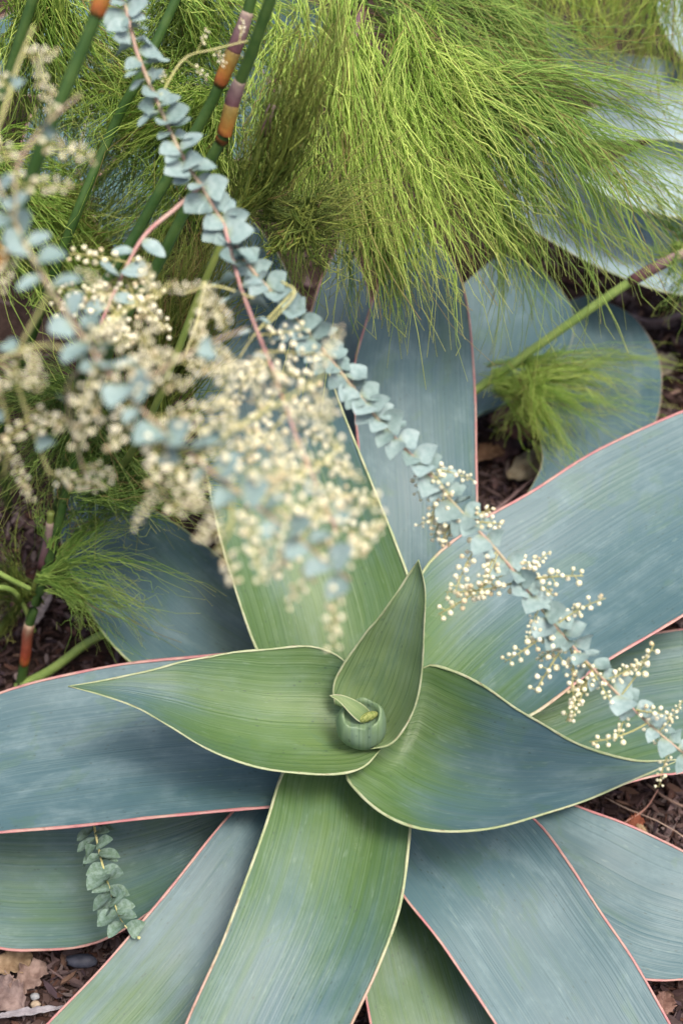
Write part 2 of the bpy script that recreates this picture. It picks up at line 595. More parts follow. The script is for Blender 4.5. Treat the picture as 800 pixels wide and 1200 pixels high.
GRN = ((0, 1.05), (.5, .8), (1, .35))
PALE = ((0, 0), (.7, .05), (1, .15))
LEAVES = [
    # lowest tier first -------------------------------------------------------------
    dict(L=[(520, 850, .11), (600, 800, .12), (700, 757, .125), (775, 741, .13), (820, 738, .13), (900, 745, .135), (1010, 800, .14)],
         R=[(540, 900, .11), (640, 945, .115), (720, 922, .12), (770, 909, .125), (800, 906, .127), (880, 885, .13), (1010, 800, .14)],
         green=((0, .8), (.4, .55), (1, .3)), sag=(.15, .06, .05)),
    dict(L=[(330, 850, .11), (220, 815, .11), (140, 765, .115), (92, 690, .12), (70, 625, .13), (62, 560, .14)],
         R=[(390, 760, .12), (300, 690, .13), (262, 656, .135), (212, 618, .14), (150, 580, .142), (110, 566, .142), (62, 560, .14)],
         green=((0, .5), (.4, .25), (1, .3)), pink=((0, .2), (1, .35)), sag=(.15, .10, .06)),
    dict(L=[(400, 890, .10), (250, 925, .10), (100, 925, .10), (-60, 935, .09), (-220, 1010, .07)],
         R=[(360, 930, .09), (290, 975, .085), (240, 1015, .08), (200, 1050, .075), (140, 1092, .062), (95, 1110, .055), (40, 1114, .05), (0, 1112, .05), (-100, 1090, .05), (-220, 1010, .07)],
         green=((0, .4), (.3, .45), (1, .4)), sag=(.12, .06, .05)),
    dict(L=[(420, 930, .08), (425, 1000, .08), (424, 1100, .075), (430, 1180, .065), (452, 1250, .06), (540, 1400, .05)],
         R=[(470, 930, .08), (520, 1020, .08), (560, 1090, .075), (600, 1180, .07), (620, 1270, .06), (540, 1400, .05)],
         green=((0, .6), (.4, .65), (1, .5)), sag=(.12, .05, .05)),
    dict(L=[(560, 880, .08), (620, 920, .085), (685, 948, .09), (750, 972, .09), (800, 997, .088), (870, 1040, .08), (950, 1115, .07)],
         R=[(540, 950, .08), (600, 1040, .085), (680, 1110, .08), (730, 1142, .075), (765, 1149, .07), (800, 1148, .068), (870, 1142, .065), (950, 1115, .07)],
         green=((0, .3), (.6, .0), (1, .3)), sag=(.12, .05, .05)),
    dict(L=[(470, 720, .08), (490, 560, .09), (505, 440, .11), (530, 350, .13), (586, 296, .145)],
         R=[(515, 700, .08), (540, 560, .09), (556, 492, .10), (600, 470, .11), (655, 430, .12), (672, 372, .13), (640, 322, .14), (586, 296, .145)], mw=.0008,
         green=((0, .3), (1, .1)), pink=((0, .2), (1, .4)), sag=(.12, .10, .06)),
    dict(L=[(560, 690, .07), (605, 600, .075), (634, 545, .08), (628, 500, .085), (618, 440, .09), (624, 395, .1), (650, 360, .105), (690, 345, .11)],
         R=[(660, 650, .07), (720, 560, .075), (765, 500, .08), (775, 450, .085), (768, 410, .095), (740, 370, .105), (690, 345, .11)], mw=.0008,
         green=((0, .3), (1, .1)), pink=((0, .4), (1, .6)), sag=(.12, .10, .06)),
    dict(L=[(390, 760, .1), (355, 600, .13), (350, 450, .17), (370, 345, .2), (402, 275, .22)],
         R=[(440, 760, .1), (440, 600, .13), (440, 450, .17), (432, 340, .2), (402, 275, .22)],
         green=((0, .3), (1, .1)), sag=(.12, .10, .06)),
    # third tier --------------------------------------------------------------------
    dict(L=[(440, 830, .14), (436, 720, .15), (430, 620, .17), (420, 530, .2), (414, 440, .235), (426, 385, .25), (447, 328, .27), (490, 262, .30)],
         R=[(500, 830, .14), (545, 720, .15), (558, 610, .17), (558, 540, .19), (556, 450, .215), (548, 360, .25), (530, 305, .275), (490, 262, .3)],
         green=((0, .6), (.35, .1), (1, .15)), sag=(.14, .07, .05), seed_add=.5),
    dict(L=[(370, 880, .14), (310, 915, .145), (268, 955, .15), (200, 1040, .145), (130, 1122, .135), (55, 1200, .12), (0, 1270, .11), (-20, 1350, .1), (10, 1450, .09)],
         R=[(440, 900, .14), (410, 1000, .14), (370, 1080, .135), (310, 1170, .125), (240, 1260, .115), (150, 1360, .1), (10, 1450, .09)],
         green=((0, .2), (.3, .0), (.42, .25), (.55, .55), (1, .5)), sag=(.14, .06, .05)),
    dict(L=[(420, 900, .13), (440, 990, .135), (470, 1047, .14), (520, 1110, .135), (580, 1200, .12), (630, 1280, .11), (700, 1350, .1), (850, 1420, .08)],
         R=[(520, 880, .13), (570, 920, .14), (628, 962, .145), (665, 1010, .143), (700, 1062, .138), (745, 1130, .13), (787, 1205, .12), (830, 1290, .105), (850, 1420, .08)],
         green=((0, .2), (.3, .02), (.6, .15), (1, .3)), sag=(.12, .05, .05)),
    # second tier -------------------------------------------------------------------
    dict(L=[(400, 795, .150), (350, 770, .178), (300, 764, .19), (200, 771, .19), (100, 786, .188), (0, 812, .185), (-100, 850, .18), (-250, 930, .17)],
         R=[(420, 900, .14), (380, 932, .162), (330, 945, .184), (250, 952, .186), (150, 962, .184), (0, 976, .18), (-100, 985, .175), (-180, 975, .172), (-250, 930, .17)],
         green=((0, .35), (.35, .03), (1, .1)), sag=(.15, .07, .05), mw=.0023),
    dict(L=[(370, 850, .19), (330, 810, .20), (300, 760, .21), (275, 690, .225), (255, 620, .245), (235, 520, .275), (223, 430, .30), (224, 370, .32), (240, 310, .34), (280, 240, .36)],
         R=[(480, 840, .19), (487, 770, .2), (484, 698, .215), (465, 640, .232), (435, 565, .258), (405, 490, .285), (380, 420, .31), (350, 350, .33), (320, 290, .345), (280, 240, .36)],
         green=((0, 1.15), (.25, .86), (.4, .60), (.52, .25), (1, .0)), pink=((0, .0), (.6, .1), (1, .4)), sag=(.22, .13, .08)),
    dict(L=[(465, 810, .2), (478, 720, .205), (500, 662, .21), (560, 612, .215), (620, 576, .22), (700, 527, .225), (800, 482, .23), (880, 460, .235), (980, 470, .24), (1080, 510, .245)],
         R=[(470, 860, .2), (560, 858, .2), (622, 838, .205), (700, 782, .21), (800, 722, .218), (900, 660, .228), (990, 590, .237), (1080, 510, .245)],
         green=((0, 1.0), (.14, .75), (.26, .22), (.4, .05), (1, .05)), pink=((0, .0), (.15, .2), (.32, .9), (1, 1)), sag=(.20, .08, .06), mw=.0023),
    dict(L=[(350, 880, .20), (330, 907, .205), (313, 960, .205), (297, 1005, .203), (262, 1100, .195), (220, 1195, .18), (190, 1270, .165), (185, 1350, .15), (230, 1500, .12)],
         R=[(465, 890, .20), (480, 950, .205), (478, 1000, .205), (468, 1065, .203), (445, 1130, .195), (415, 1195, .18), (370, 1290, .165), (320, 1390, .145), (230, 1500, .12)],
         green=((0, 1.0), (.2, .74), (.4, .46), (.6, .30), (1, .3)), pink=((0, .0), (.25, .1), (.5, .6), (1, .9)), sag=(.22, .11, .07)),
    # inner leaves ------------------------------------------------------------------
    dict(L=[(475, 835, .245), (486, 800, .25), (500, 780, .258), (530, 786, .26), (560, 800, .262), (610, 832, .27), (680, 873, .28), (740, 890, .29), (797, 890, .30)],
         R=[(430, 880, .222), (405, 905, .225), (420, 930, .23), (450, 955, .235), (490, 970, .24), (540, 975, .245), (600, 966, .255), (680, 940, .27), (740, 915, .285), (797, 890, .30)],
         green=((0, 1.3), (.2, 1.0), (.38, .45), (.6, .12), (1, .4)), pink=((0, .0), (.5, .15), (1, .3)), sag=(.30, .20, .10), thick=.006),
    dict(L=[(415, 800, .255), (406, 778, .265), (385, 763, .27), (350, 757, .275), (270, 765, .285), (170, 786, .295), (130, 795, .298), (80, 804, .30)],
         R=[(446, 878, .235), (425, 900, .24), (390, 908, .25), (330, 904, .262), (260, 886, .272), (200, 853, .285), (160, 829, .294), (120, 815, .298), (80, 804, .30)],
         green=((0, 1.3), (.3, 1.05), (.55, .75), (.8, .42), (1, .8)), pink=PALE, sag=(.32, .20, .08), thick=.005, mw=.0016),
    dict(L=[(392, 826, .25), (390, 808, .263), (396, 788, .275), (420, 753, .298), (456, 706, .332), (478, 674, .353), (490, 656, .37)], mat=1,
         R=[(434, 878, .243), (462, 869, .252), (485, 832, .272), (494, 790, .292), (497, 735, .322), (498, 690, .35), (490, 656, .37)],
         green=((0, .95), (.3, .85), (.6, .6), (1, .7)), pink=PALE, sag=(.45, .24, .10), thick=.0045, mw=.0015),
]
for i, d in enumerate(LEAVES):
    aloe_leaf(aloe, d['L'], d['R'], d.get('sag', (.15, .1, .06)), d.get('thick', .007), d.get('green', GRN),
              d.get('pink', ((0, .3), (.25, .9), (1, 1.))), ALOE_YOUNG if d.get('mat') else None, d.get('mw', .0019) * .76, i * 1.37 + 0.4)


# heart of the rosette: a rolled young leaf holding a leaflet and a scaly bud
def heart():
    c = at(424, 866, 0.232)
    V, F = [], []
    nu, nr = 36, 12
    prof = [(.012, 0), (.0185, .007), (.0215, .017), (.0212, .027), (.0192, .035), (.0168, .0395), (.0150, .0405), (.0140, .038), (.0125, .0355), (.0100, .034), (.006, .033), (.001, .033)]
    for k in range(nr):
        r, z = prof[k]
        for i in range(nu):
            a = 2 * math.pi * i / nu
            rim = 1.0 if k in (4, 5, 6) else (0.4 if k in (3, 7) else 0)
            dz = rim * (-0.0055 * max(0, math.cos(a + 1.75)) ** 6 + 0.004 * math.cos(a - 0.7) + 0.0012 * math.sin(5 * a))
            roll = ((a + 2.3) % (2 * math.pi)) / (2 * math.pi)
            rr = r * (.90 + .20 * roll * min(1, k / 3.0) + .05 * (1 - min(1, k / 3.0))) * (1 + 0.05 * math.cos(2 * a + .4) + 0.02 * math.sin(5 * a) * rim)
            dz += rim * .0035 * roll
            V.append((c[0] + rr * math.cos(a), c[1] + rr * math.sin(a) * 0.95, c[2] + z + dz))
    for k in range(nr - 1):
        for i in range(nu):
            a, b = k * nu + i, k * nu + (i + 1) % nu
            F.append((a, b, b + nu, a + nu))
    F.append(tuple(range((nr - 1) * nu, nr * nu)))
    F.append(tuple(range(nu))[::-1])
    n = len(V)
    V = np.array(V)
    luv = np.stack([V[:, 2] - c[2], (V[:, 0] - c[0]) * 1.0, np.full(n, 3.3)], 1)
    lcl = np.zeros((n, 4)); lcl[:, 2] = np.interp(V[:, 2] - c[2], [0, .03, .042], [.55, .45, .62]); lcl[:, 3] = 1
    obj('rolled_leaf', V, F, ALOE_YOUNG, aloe, True, {'luv': ('FLOAT_VECTOR', luv), 'lcl': ('FLOAT_COLOR', lcl)})
    # pointed leaflet leaning out of the roll
    aloe_leaf(aloe, [(437, 838, .262), (425, 826, .275), (408, 817, .285), (396, 814, .29), (386, 815, .293)],
              [(430, 848, .262), (420, 845, .272), (410, 836, .28), (398, 823, .287), (386, 815, .293)],
              sag=(-.10, -.12, -.05), thick=.003, green=((0, 1.0), (1, 1.1)), pink=PALE, mat=ALOE_YOUNG, mw=.0007, seed=7.7, name='leaflet', na=20, nc=9, wav=0)
    # slim scaly bud lying in the slit between roll and leaflet
    bc = at(431, 840, .2705)
    nu, nv = 22, 12
    V = []
    for i in range(nv):
        ph = math.pi * i / (nv - 1)
        for j in range(nu):
            a = 2 * math.pi * j / nu
            k = 1 + .10 * math.cos(a * 7 + (i % 2) * math.pi) * math.sin(ph)
            q = Vector((math.cos(ph) * .0098, math.sin(ph) * math.cos(a) * .0040 * k, math.sin(ph) * math.sin(a) * .0042 * k))
            V.append(np.array(Matrix.Rotation(R(24), 3, 'Z') @ q) + bc)
    F = [(i * nu + j, i * nu + (j + 1) % nu, (i + 1) * nu + (j + 1) % nu, (i + 1) * nu + j) for i in range(nv - 1) for j in range(nu)]
    obj('flower_bud', V, F, BUD, aloe)


heart()

# ------------------------------------------------------------------ the aloes behind
b_c = at(930, 190, 0.12)
aloe2 = empty('coral_aloe', (b_c[0], b_c[1], 0))
tag(aloe2, 'pale silvery-blue aloe rosette behind the fine green threads', 'aloe')
V, F = tube_geo([(b_c[0], b_c[1], -.03), (b_c[0], b_c[1], .1), (b_c[0], b_c[1], .22)], [.035, .04, .03], 14, True, 8)
obj('stem', V, F, bpy.data.materials['aloe_stem'], aloe2)
FARL = [
    dict(L=[(960, 330, .16), (880, 352, .17), (800, 346, .18), (740, 329, .19), (690, 308, .195), (625, 272, .205), (580, 238, .215), (552, 196, .23)],
         R=[(960, 200, .20), (880, 220, .21), (800, 225, .22), (740, 212, .225), (690, 192, .23), (640, 172, .235), (590, 170, .235), (552, 196, .23)], sag=(.24, .20, .10)),
    dict(L=[(960, 260, .24), (900, 262, .25), (830, 262, .26), (770, 250, .27), (715, 232, .285), (672, 205, .30)],
         R=[(960, 150, .30), (900, 140, .31), (830, 145, .325), (770, 165, .325), (715, 188, .315), (672, 205, .30)], sag=(.26, .22, .10)),
    dict(L=[(960, 190, .28), (880, 185, .30), (800, 165, .33), (720, 165, .35), (660, 168, .36), (610, 165, .37)],
         R=[(960, 110, .30), (880, 90, .33), (800, 98, .36), (720, 118, .375), (660, 140, .38), (610, 165, .37)], sag=(.24, .20, .08)),
    dict(L=[(900, 190, .26), (820, 170, .30), (740, 145, .34), (670, 95, .37), (645, 60, .38), (636, 15, .40)],
         R=[(930, 130, .28), (860, 90, .33), (780, 70, .37), (710, 60, .40), (668, 40, .41), (636, 15, .40)], sag=(.2, .18, .08)),
    dict(L=[(910, 170, .28), (850, 120, .33), (800, 70, .38), (770, 20, .42), (760, -50, .46)],
         R=[(960, 150, .28), (920, 90, .33), (880, 40, .38), (840, -10, .42), (760, -50, .46)], sag=(.2, .18, .08)),
    dict(L=[(920, 260, .2), (920, 330, .18), (915, 420, .15), (930, 480, .13), (1000, 560, .1)],
         R=[(1000, 240, .2), (1040, 330, .18), (1060, 420, .15), (1050, 480, .13), (1000, 560, .1)], sag=(.2, .12, .08)),
    dict(L=[(960, 150, .2), (1060, 110, .25), (1160, 80, .29), (1300, 100, .33)],
         R=[(980, 240, .2), (1080, 240, .25), (1180, 210, .29), (1300, 100, .33)], sag=(.2, .14, .08)),
]
for i, d in enumerate(FARL):
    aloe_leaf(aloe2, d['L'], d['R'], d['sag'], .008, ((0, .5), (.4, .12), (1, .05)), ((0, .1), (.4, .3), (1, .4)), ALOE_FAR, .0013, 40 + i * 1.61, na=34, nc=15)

b3 = at(180, 60, 0.05)
aloe3 = empty('coral_aloe', (b3[0], b3[1], 0))
tag(aloe3, 'blue-grey aloe mostly hidden behind the green restio stems', 'aloe')
V, F = tube_geo([(b3[0], b3[1], -.03), (b3[0], b3[1], .07), (b3[0], b3[1], .14)], [.035, .04, .03], 14, True, 8)
obj('stem', V, F, bpy.data.materials['aloe_stem'], aloe3)
for i, (tip, wd) in enumerate([((390, 20), 60), ((330, 180), 60), ((140, 300), 66), ((20, 230), 55), ((-60, 60), 52), ((60, -90), 50), ((270, -110), 50)]):
    c = np.array([180, 60.0]); tp = np.array(tip, float)
    dr = (tp - c) / np.linalg.norm(tp - c); pr = np.array([-dr[1], dr[0]])
    Ls, Rs = [], []
    for t, wf in ((.05, .55), (.3, .9), (.6, 1.0), (.85, .55), (1, 0)):
        p = c + (tp - c) * t
        z = .12 + .13 * t
        Ls.append((*(p + pr * wd * wf), z)); Rs.append((*(p - pr * wd * wf), z))
    aloe_leaf(aloe3, Ls, Rs, (.2, .15, .08), .007, ((0, .4), (1, .1)), ((0, .3), (1, .8)), ALOE_BLUE, .002, 70 + i * 1.3, na=26, nc=11)


# ------------------------------------------------------------------ restio: culms, sheaths and thread tufts
def thread_tuft(parent, node, guides, n, spread=0.03, node_spread=0.006, rad=0.00058, cols=None, fork=0.5, wig=0.004, name='thread_tuft', short=0.55, k=10, per=16):
    """node: (px,py,dist) or list of them; guides: list of (mid, end) pixel/dist triples fanned out in order"""
    nodes = node if isinstance(node, list) else [node]
    ND = np.array([ad(*q) for q in nodes])
    M = np.array([ad(*g[0]) for g in guides]); E = np.array([ad(*g[1]) for g in guides])
    ns = max(4, int(n / per))                       # strands hang together in wispy sprays
    w_ = rng.integers(0, ns, n)
    lo = len(guides) - 1
    fs = rng.uniform(0, lo, ns) if lo else np.zeros(ns)
    f = np.clip(fs[w_] + rng.normal(0, .10, n), 0, lo) if lo else np.zeros(n)
    i0 = np.clip(np.floor(f).astype(int), 0, max(0, lo - 1)); fr = (f - i0)[:, None]
    i1 = np.minimum(i0 + 1, lo)
    ms, es, ss = rng.normal(0, spread * .7, (ns, 3)), rng.normal(0, spread * .9, (ns, 3)), rng.normal(0, node_spread, (ns, 3))
    m = M[i0] * (1 - fr) + M[i1] * fr + ms[w_] + rng.normal(0, spread * .30, (n, 3))
    e = E[i0] * (1 - fr) + E[i1] * fr + es[w_] + rng.normal(0, spread * .50, (n, 3))
    pick = rng.integers(0, len(ND), ns)[w_]
    s = ND[pick] + ss[w_] + rng.normal(0, node_spread * .35, (n, 3))
    if len(ND) > 1 and len(ND) == len(guides):
        s = ND[i0] * (1 - fr) + ND[i1] * fr + ss[w_] + rng.normal(0, node_spread * .35, (n, 3))
    t = np.linspace(0, 1, k)[None, :, None]
    ln = rng.uniform(short, 1.08, n)[:, None, None]
    tt = t * ln
    P = s[:, None] * (1 - tt) ** 2 + 2 * m[:, None] * tt * (1 - tt) + e[:, None] * tt ** 2
    am = rng.normal(0, wig, (n, 1, 3))
    P = P + am * np.sin(t * rng.uniform(3, 9, (n, 1, 1)) + rng.uniform(0, 6, (n, 1, 1))) * t
    # side threads leaving a parent thread
    nf = int(n * fork)
    if nf:
        src = rng.integers(0, n, nf)
        st = rng.integers(2, k - 3, nf)
        p0 = P[src, st]; dv = unit(P[src, st + 1] - P[src, st])
        L = (np.linalg.norm(P[src, -1] - p0, axis=1) * rng.uniform(.5, 1.0, nf))[:, None]
        dv = unit(dv + rng.normal(0, .22, (nf, 3)))
        e2 = p0 + dv * L + (P[src, -1] - P[src, st] - dv * L) * .45 + rng.normal(0, .01, (nf, 3))
        m2 = p0 + dv * L * .5
        P2 = p0[:, None] * (1 - t) ** 2 + 2 * m2[:, None] * t * (1 - t) + e2[:, None] * t ** 2
        P = np.concatenate([P, P2])
    nn = len(P)
    kink = rng.normal(0, .0022, (nn, k, 3)); kink[:, :2] = 0
    P = P + kink
    P[..., 2] = np.maximum(P[..., 2], 0.012)
    rr = rad * rng.uniform(.55, 1.35, (nn, 1)) * np.linspace(1.1, .45, k)[None]
    Vv, Ff = tubes(P, rr, 3)
    cols = cols or GREEN_MID
    ca, cb = np.array(cols[0]), np.array(cols[1])
    mixf = rng.beta(.9, 1.5, (nn, 1, 1))
    c = ca * (1 - mixf) + cb * mixf
    tipc = np.array([.50, .42, .16])
    dead = (rng.uniform(0, 1, (nn, 1, 1)) < .05) * .8
    tf = np.clip((np.linspace(0, 1, k)[None, :, None] - .8) * 2.5, 0, .5)
    c = c * (1 - tf) + tipc * tf
    c = c * (1 - dead) + np.array([.30, .20, .09]) * dead
    c = np.repeat(c[:, :, None, :], 3, axis=2).reshape(-1, 3)
    c4 = np.concatenate([c, np.ones((len(c), 1))], 1)
    o = obj(name, Vv, Ff, THREAD, parent, True, {'pc': ('FLOAT_COLOR', c4)})
    o['kind'] = 'stuff'
    return o


def t_at(C, px, py):
    """arc fraction of the stem nearest to a place in view"""
    d = C - CAM
    z = d @ FWD
    X = 400 + (d @ RGT) / z / HALF * 600; Y = 600 - (d @ UPV) / z / HALF * 600
    f = np.linspace(0, len(C) - 1, 20 * len(C))
    X = np.interp(f, range(len(C)), X); Y = np.interp(f, range(len(C)), Y)
    return f[int(np.argmin((X - px) ** 2 + (Y - py) ** 2))] / (len(C) - 1)


def culm(parent, pts, r, mat, sheaths=()):
    """pts: (px,py,dist); sheaths: (t0, t1, material) along the culm"""
    P = [ad(*p) for p in pts]
    C = catmull(P, 60)
    V, F = tube_geo(C, np.linspace(r * 1.08, r * .92, 60), 12)
    o = obj('culm', V, F, mat, parent)
    for (a0, a1, sm) in sheaths:
        i0, i1 = t_at(C, *a0) * 59, t_at(C, *a1) * 59
        if sm != SHEATH_PURPLE: i1 += .3
        q = np.array([[np.interp(x, range(60), C[:, j]) for j in range(3)] for x in np.linspace(i0, i1, 10)])
        rr = r * np.array([1.02, 1.16, 1.2, 1.22, 1.22, 1.24, 1.27, 1.3, 1.28, 1.12])
        if sm == SHEATH_PURPLE: rr = r * np.array([1.2, 1.22, 1.25, 1.25, 1.22, 1.2, 1.15, 1.1, 1.04, .9])
        V, F = tube_geo(q, rr, 12)
        g = SHEATHS[sm]
        tt = np.repeat(np.linspace(0, 1, 10), 12) + np.tile(np.sin(np.arange(12) * 2.1 + len(sheaths)) * .06, 10)
        c = np.stack([np.interp(tt, g[0], [x[j] for x in g[1]]) for j in range(3)] + [np.ones(len(tt))], 1)
        obj('sheath', V, F, SHEATH, o, True, {'pc': ('FLOAT_COLOR', c)})
    return o


def grounded(pts, gx, gy):
    """continue the lower end of a culm down to the soil at the clump's base"""
    g = np.array([gx, gy, -0.01])
    d = g - CAM
    dist = np.dot(d, FWD)
    px = 400 + (np.dot(d, RGT) / dist) / HALF * 600
    py = 600 - (np.dot(d, UPV) / dist) / HALF * 600
    return [(px, py, dist)] + pts


gb = at(20, 690, 0)
restio = empty('restio_clump', (gb[0], gb[1], 0))
tag(restio, 'clump of thick green jointed restio stems with orange and purple sheaths and fine threads', 'restio')
G = lambda i: (gb[0] + [-.06, .02, .05, -.03, .0, .04, -.08][i % 7] * 1.0, gb[1] + [.02, .05, .10, .13, -.01, .0, .08][i % 7])
culm(restio, grounded([(-40, 420, 1.10), (5, 296, 1.03), (30, 225, 1.0), (62, 140, .97), (100, 50, .95), (118, 5, .94), (140, -60, .93)], *G(0)), .0047, RESTIO_CULM,
     [((-3, 320), (5, 292), SHEATH_ORANGE), ((112, 18), (126, -25), SHEATH_ORANGE)])
culm(restio, grounded([(120, 430, 1.28), (185, 310, 1.20), (240, 200, 1.15), (262, 160, 1.13), (275, 110, 1.11), (290, 75, 1.09), (320, -10, 1.05), (345, -90, 1.02)], *G(1)), .0049, RESTIO_CULM,
     [((258, 166), (270, 126), SHEATH_ORANGE), ((270, 126), (282, 92), SHEATH_PURPLE)])
culm(restio, grounded([(100, 400, 1.30), (165, 265, 1.22), (240, 135, 1.17), (262, 88, 1.15), (285, 30, 1.13), (312, -60, 1.1)], *G(2)), .0049, RESTIO_CULM,
     [((256, 100), (270, 62), SHEATH_ORANGE), ((270, 62), (292, 12), SHEATH_PURPLE)])
culm(restio, grounded([(-40, 260, 1.30), (10, 90, 1.22), (45, -20, 1.18)], *G(3)), .0049, RESTIO_CULM)
culm(restio, grounded([(60, 330, 1.40), (132, 152, 1.33), (165, 88, 1.30), (220, -30, 1.27)], *G(6)), .0049, RESTIO_CULM)
culm(restio, grounded([(160, 520, 1.36), (240, 330, 1.24), (290, 215, 1.20), (312, 145, 1.18), (330, 100, 1.17)], *G(2)), .0036, RESTIO_OLIVE, [((306, 158), (322, 122), SHEATH_PURPLE)])
culm(restio, [(22, 812, 1.62), (30, 770, 1.585), (34, 735, 1.56), (48, 690, 1.53), (62, 640, 1.50), (80, 570, 1.45), (110, 470, 1.38), (140, 380, 1.33)], .0049, RESTIO_CULM,
     [((27, 780), (36, 733), SHEATH_RED)])
culm(restio, [(20, 806, 1.61), (60, 785, 1.60), (105, 752, 1.59), (140, 735, 1.58)], .0052, RESTIO_LIGHT)
culm(restio, [(-10, 760, 1.62), (10, 725, 1.59), (40, 690, 1.55), (55, 640, 1.50), (60, 600, 1.47)], .0042, RESTIO_OLIVE, [((46, 665), (60, 610), SHEATH_PURPLE)])
culm(restio, [(-30, 690, 1.50), (10, 690, 1.52), (28, 710, 1.55), (40, 740, 1.58)], .003, RESTIO_LIGHT)
culm(restio, [(-40, 645, 1.45), (0, 672, 1.47), (35, 690, 1.50)], .003, RESTIO_LIGHT)

GREEN_MID = ((.13, .27, .045), (.44, .60, .14))
GREEN_DK = ((.08, .17, .03), (.26, .38, .08))
OLIVE = ((.10, .17, .03), (.32, .38, .08))
BRIGHT = ((.27, .46, .06), (.74, .86, .26))

# messy threads, upper left
for node, g, n_ in [
    ((165, 85, 1.36), [((120, 60, 1.36), (40, 110, 1.42)), ((150, 130, 1.36), (90, 240, 1.44)), ((200, 140, 1.38), (230, 250, 1.44)), ((230, 80, 1.36), (330, 130, 1.42))], 420),
    ((245, 130, 1.30), [((190, 120, 1.32), (120, 160, 1.40)), ((210, 200, 1.32), (150, 300, 1.42)), ((270, 200, 1.32), (300, 300, 1.42))], 330),
    ((45, -20, 1.30), [((10, 40, 1.32), (-30, 130, 1.40)), ((70, 60, 1.34), (110, 170, 1.42)), ((130, 20, 1.34), (240, 60, 1.42))], 380),
    ((220, -30, 1.32), [((160, 20, 1.34), (110, 90, 1.42)), ((230, 40, 1.36), (250, 130, 1.44)), ((290, 10, 1.34), (380, 60, 1.42))], 420),
    ((60, 330, 1.46), [((20, 260, 1.44), (-30, 240, 1.50)), ((60, 250, 1.44), (80, 170, 1.46)), ((120, 280, 1.44), (220, 250, 1.46)), ((110, 350, 1.44), (180, 420, 1.50))], 480),
    ((-20, 200, 1.34), [((40, 210, 1.36), (130, 240, 1.44)), ((30, 270, 1.38), (80, 370, 1.48))], 260),
]:
    thread_tuft(restio, node, g, n_, spread=.045, node_spread=.012, cols=((.19, .36, .05), (.62, .74, .20)), wig=.010, fork=.8, per=9)
# dark olive tufts in the middle of the clump
thread_tuft(restio, (165, 500, 1.40), [((150, 420, 1.34), (170, 300, 1.26)), ((200, 400, 1.34), (240, 270, 1.28)), ((220, 430, 1.38), (270, 340, 1.34))], 520, spread=.03, cols=OLIVE, node_spread=.012)
thread_tuft(restio, (285, 240, 1.22), [((300, 180, 1.18), (330, 60, 1.12)), ((320, 180, 1.18), (370, 20, 1.12)), ((345, 190, 1.2), (430, 10, 1.14))], 150, spread=.03, cols=OLIVE, node_spread=.010)
thread_tuft(restio, (320, 270, 1.24), [((350, 220, 1.24), (400, 160, 1.24)), ((360, 260, 1.24), (430, 240, 1.26)), ((350, 300, 1.26), (420, 330, 1.30))], 200, spread=.025, cols=OLIVE, node_spread=.012)
# left, behind the flowers
thread_tuft(restio, (110, 470, 1.42), [((50, 430, 1.40), (-20, 440, 1.44)), ((60, 500, 1.42), (0, 560, 1.48)), ((110, 540, 1.44), (90, 620, 1.50)), ((160, 520, 1.42), (230, 580, 1.46))], 620, spread=.035, cols=GREEN_DK, node_spread=.012, wig=.008)
thread_tuft(restio, (100, 560, 1.44), [((150, 480, 1.40), (230, 440, 1.40)), ((170, 540, 1.42), (260, 540, 1.42)), ((160, 580, 1.44), (230, 610, 1.46))], 420, spread=.030, cols=GREEN_DK, node_spread=.012, wig=.008)
# lower left tuft hanging over the dark leaf
thread_tuft(restio, (52, 682, 1.50), [((110, 610, 1.47), (165, 620, 1.47)), ((130, 640, 1.46), (215, 690, 1.46)), ((120, 680, 1.46), (185, 750, 1.47)), ((90, 690, 1.48), (130, 755, 1.50))], 150, rad=.00042, spread=.024, cols=GREEN_MID, node_spread=.006, wig=.006)
thread_tuft(restio, (62, 645, 1.50), [((60, 600, 1.48), (90, 560, 1.48)), ((110, 605, 1.47), (170, 600, 1.47))], 70, spread=.02, cols=GREEN_MID, node_spread=.006, wig=.006)
thread_tuft(restio, (40, 700, 1.55), [((20, 640, 1.52), (10, 590, 1.5)), ((0, 680, 1.54), (-40, 660, 1.54)), ((10, 720, 1.56), (-20, 780, 1.6))], 120, spread=.025, cols=OLIVE, node_spread=.01, wig=.006)

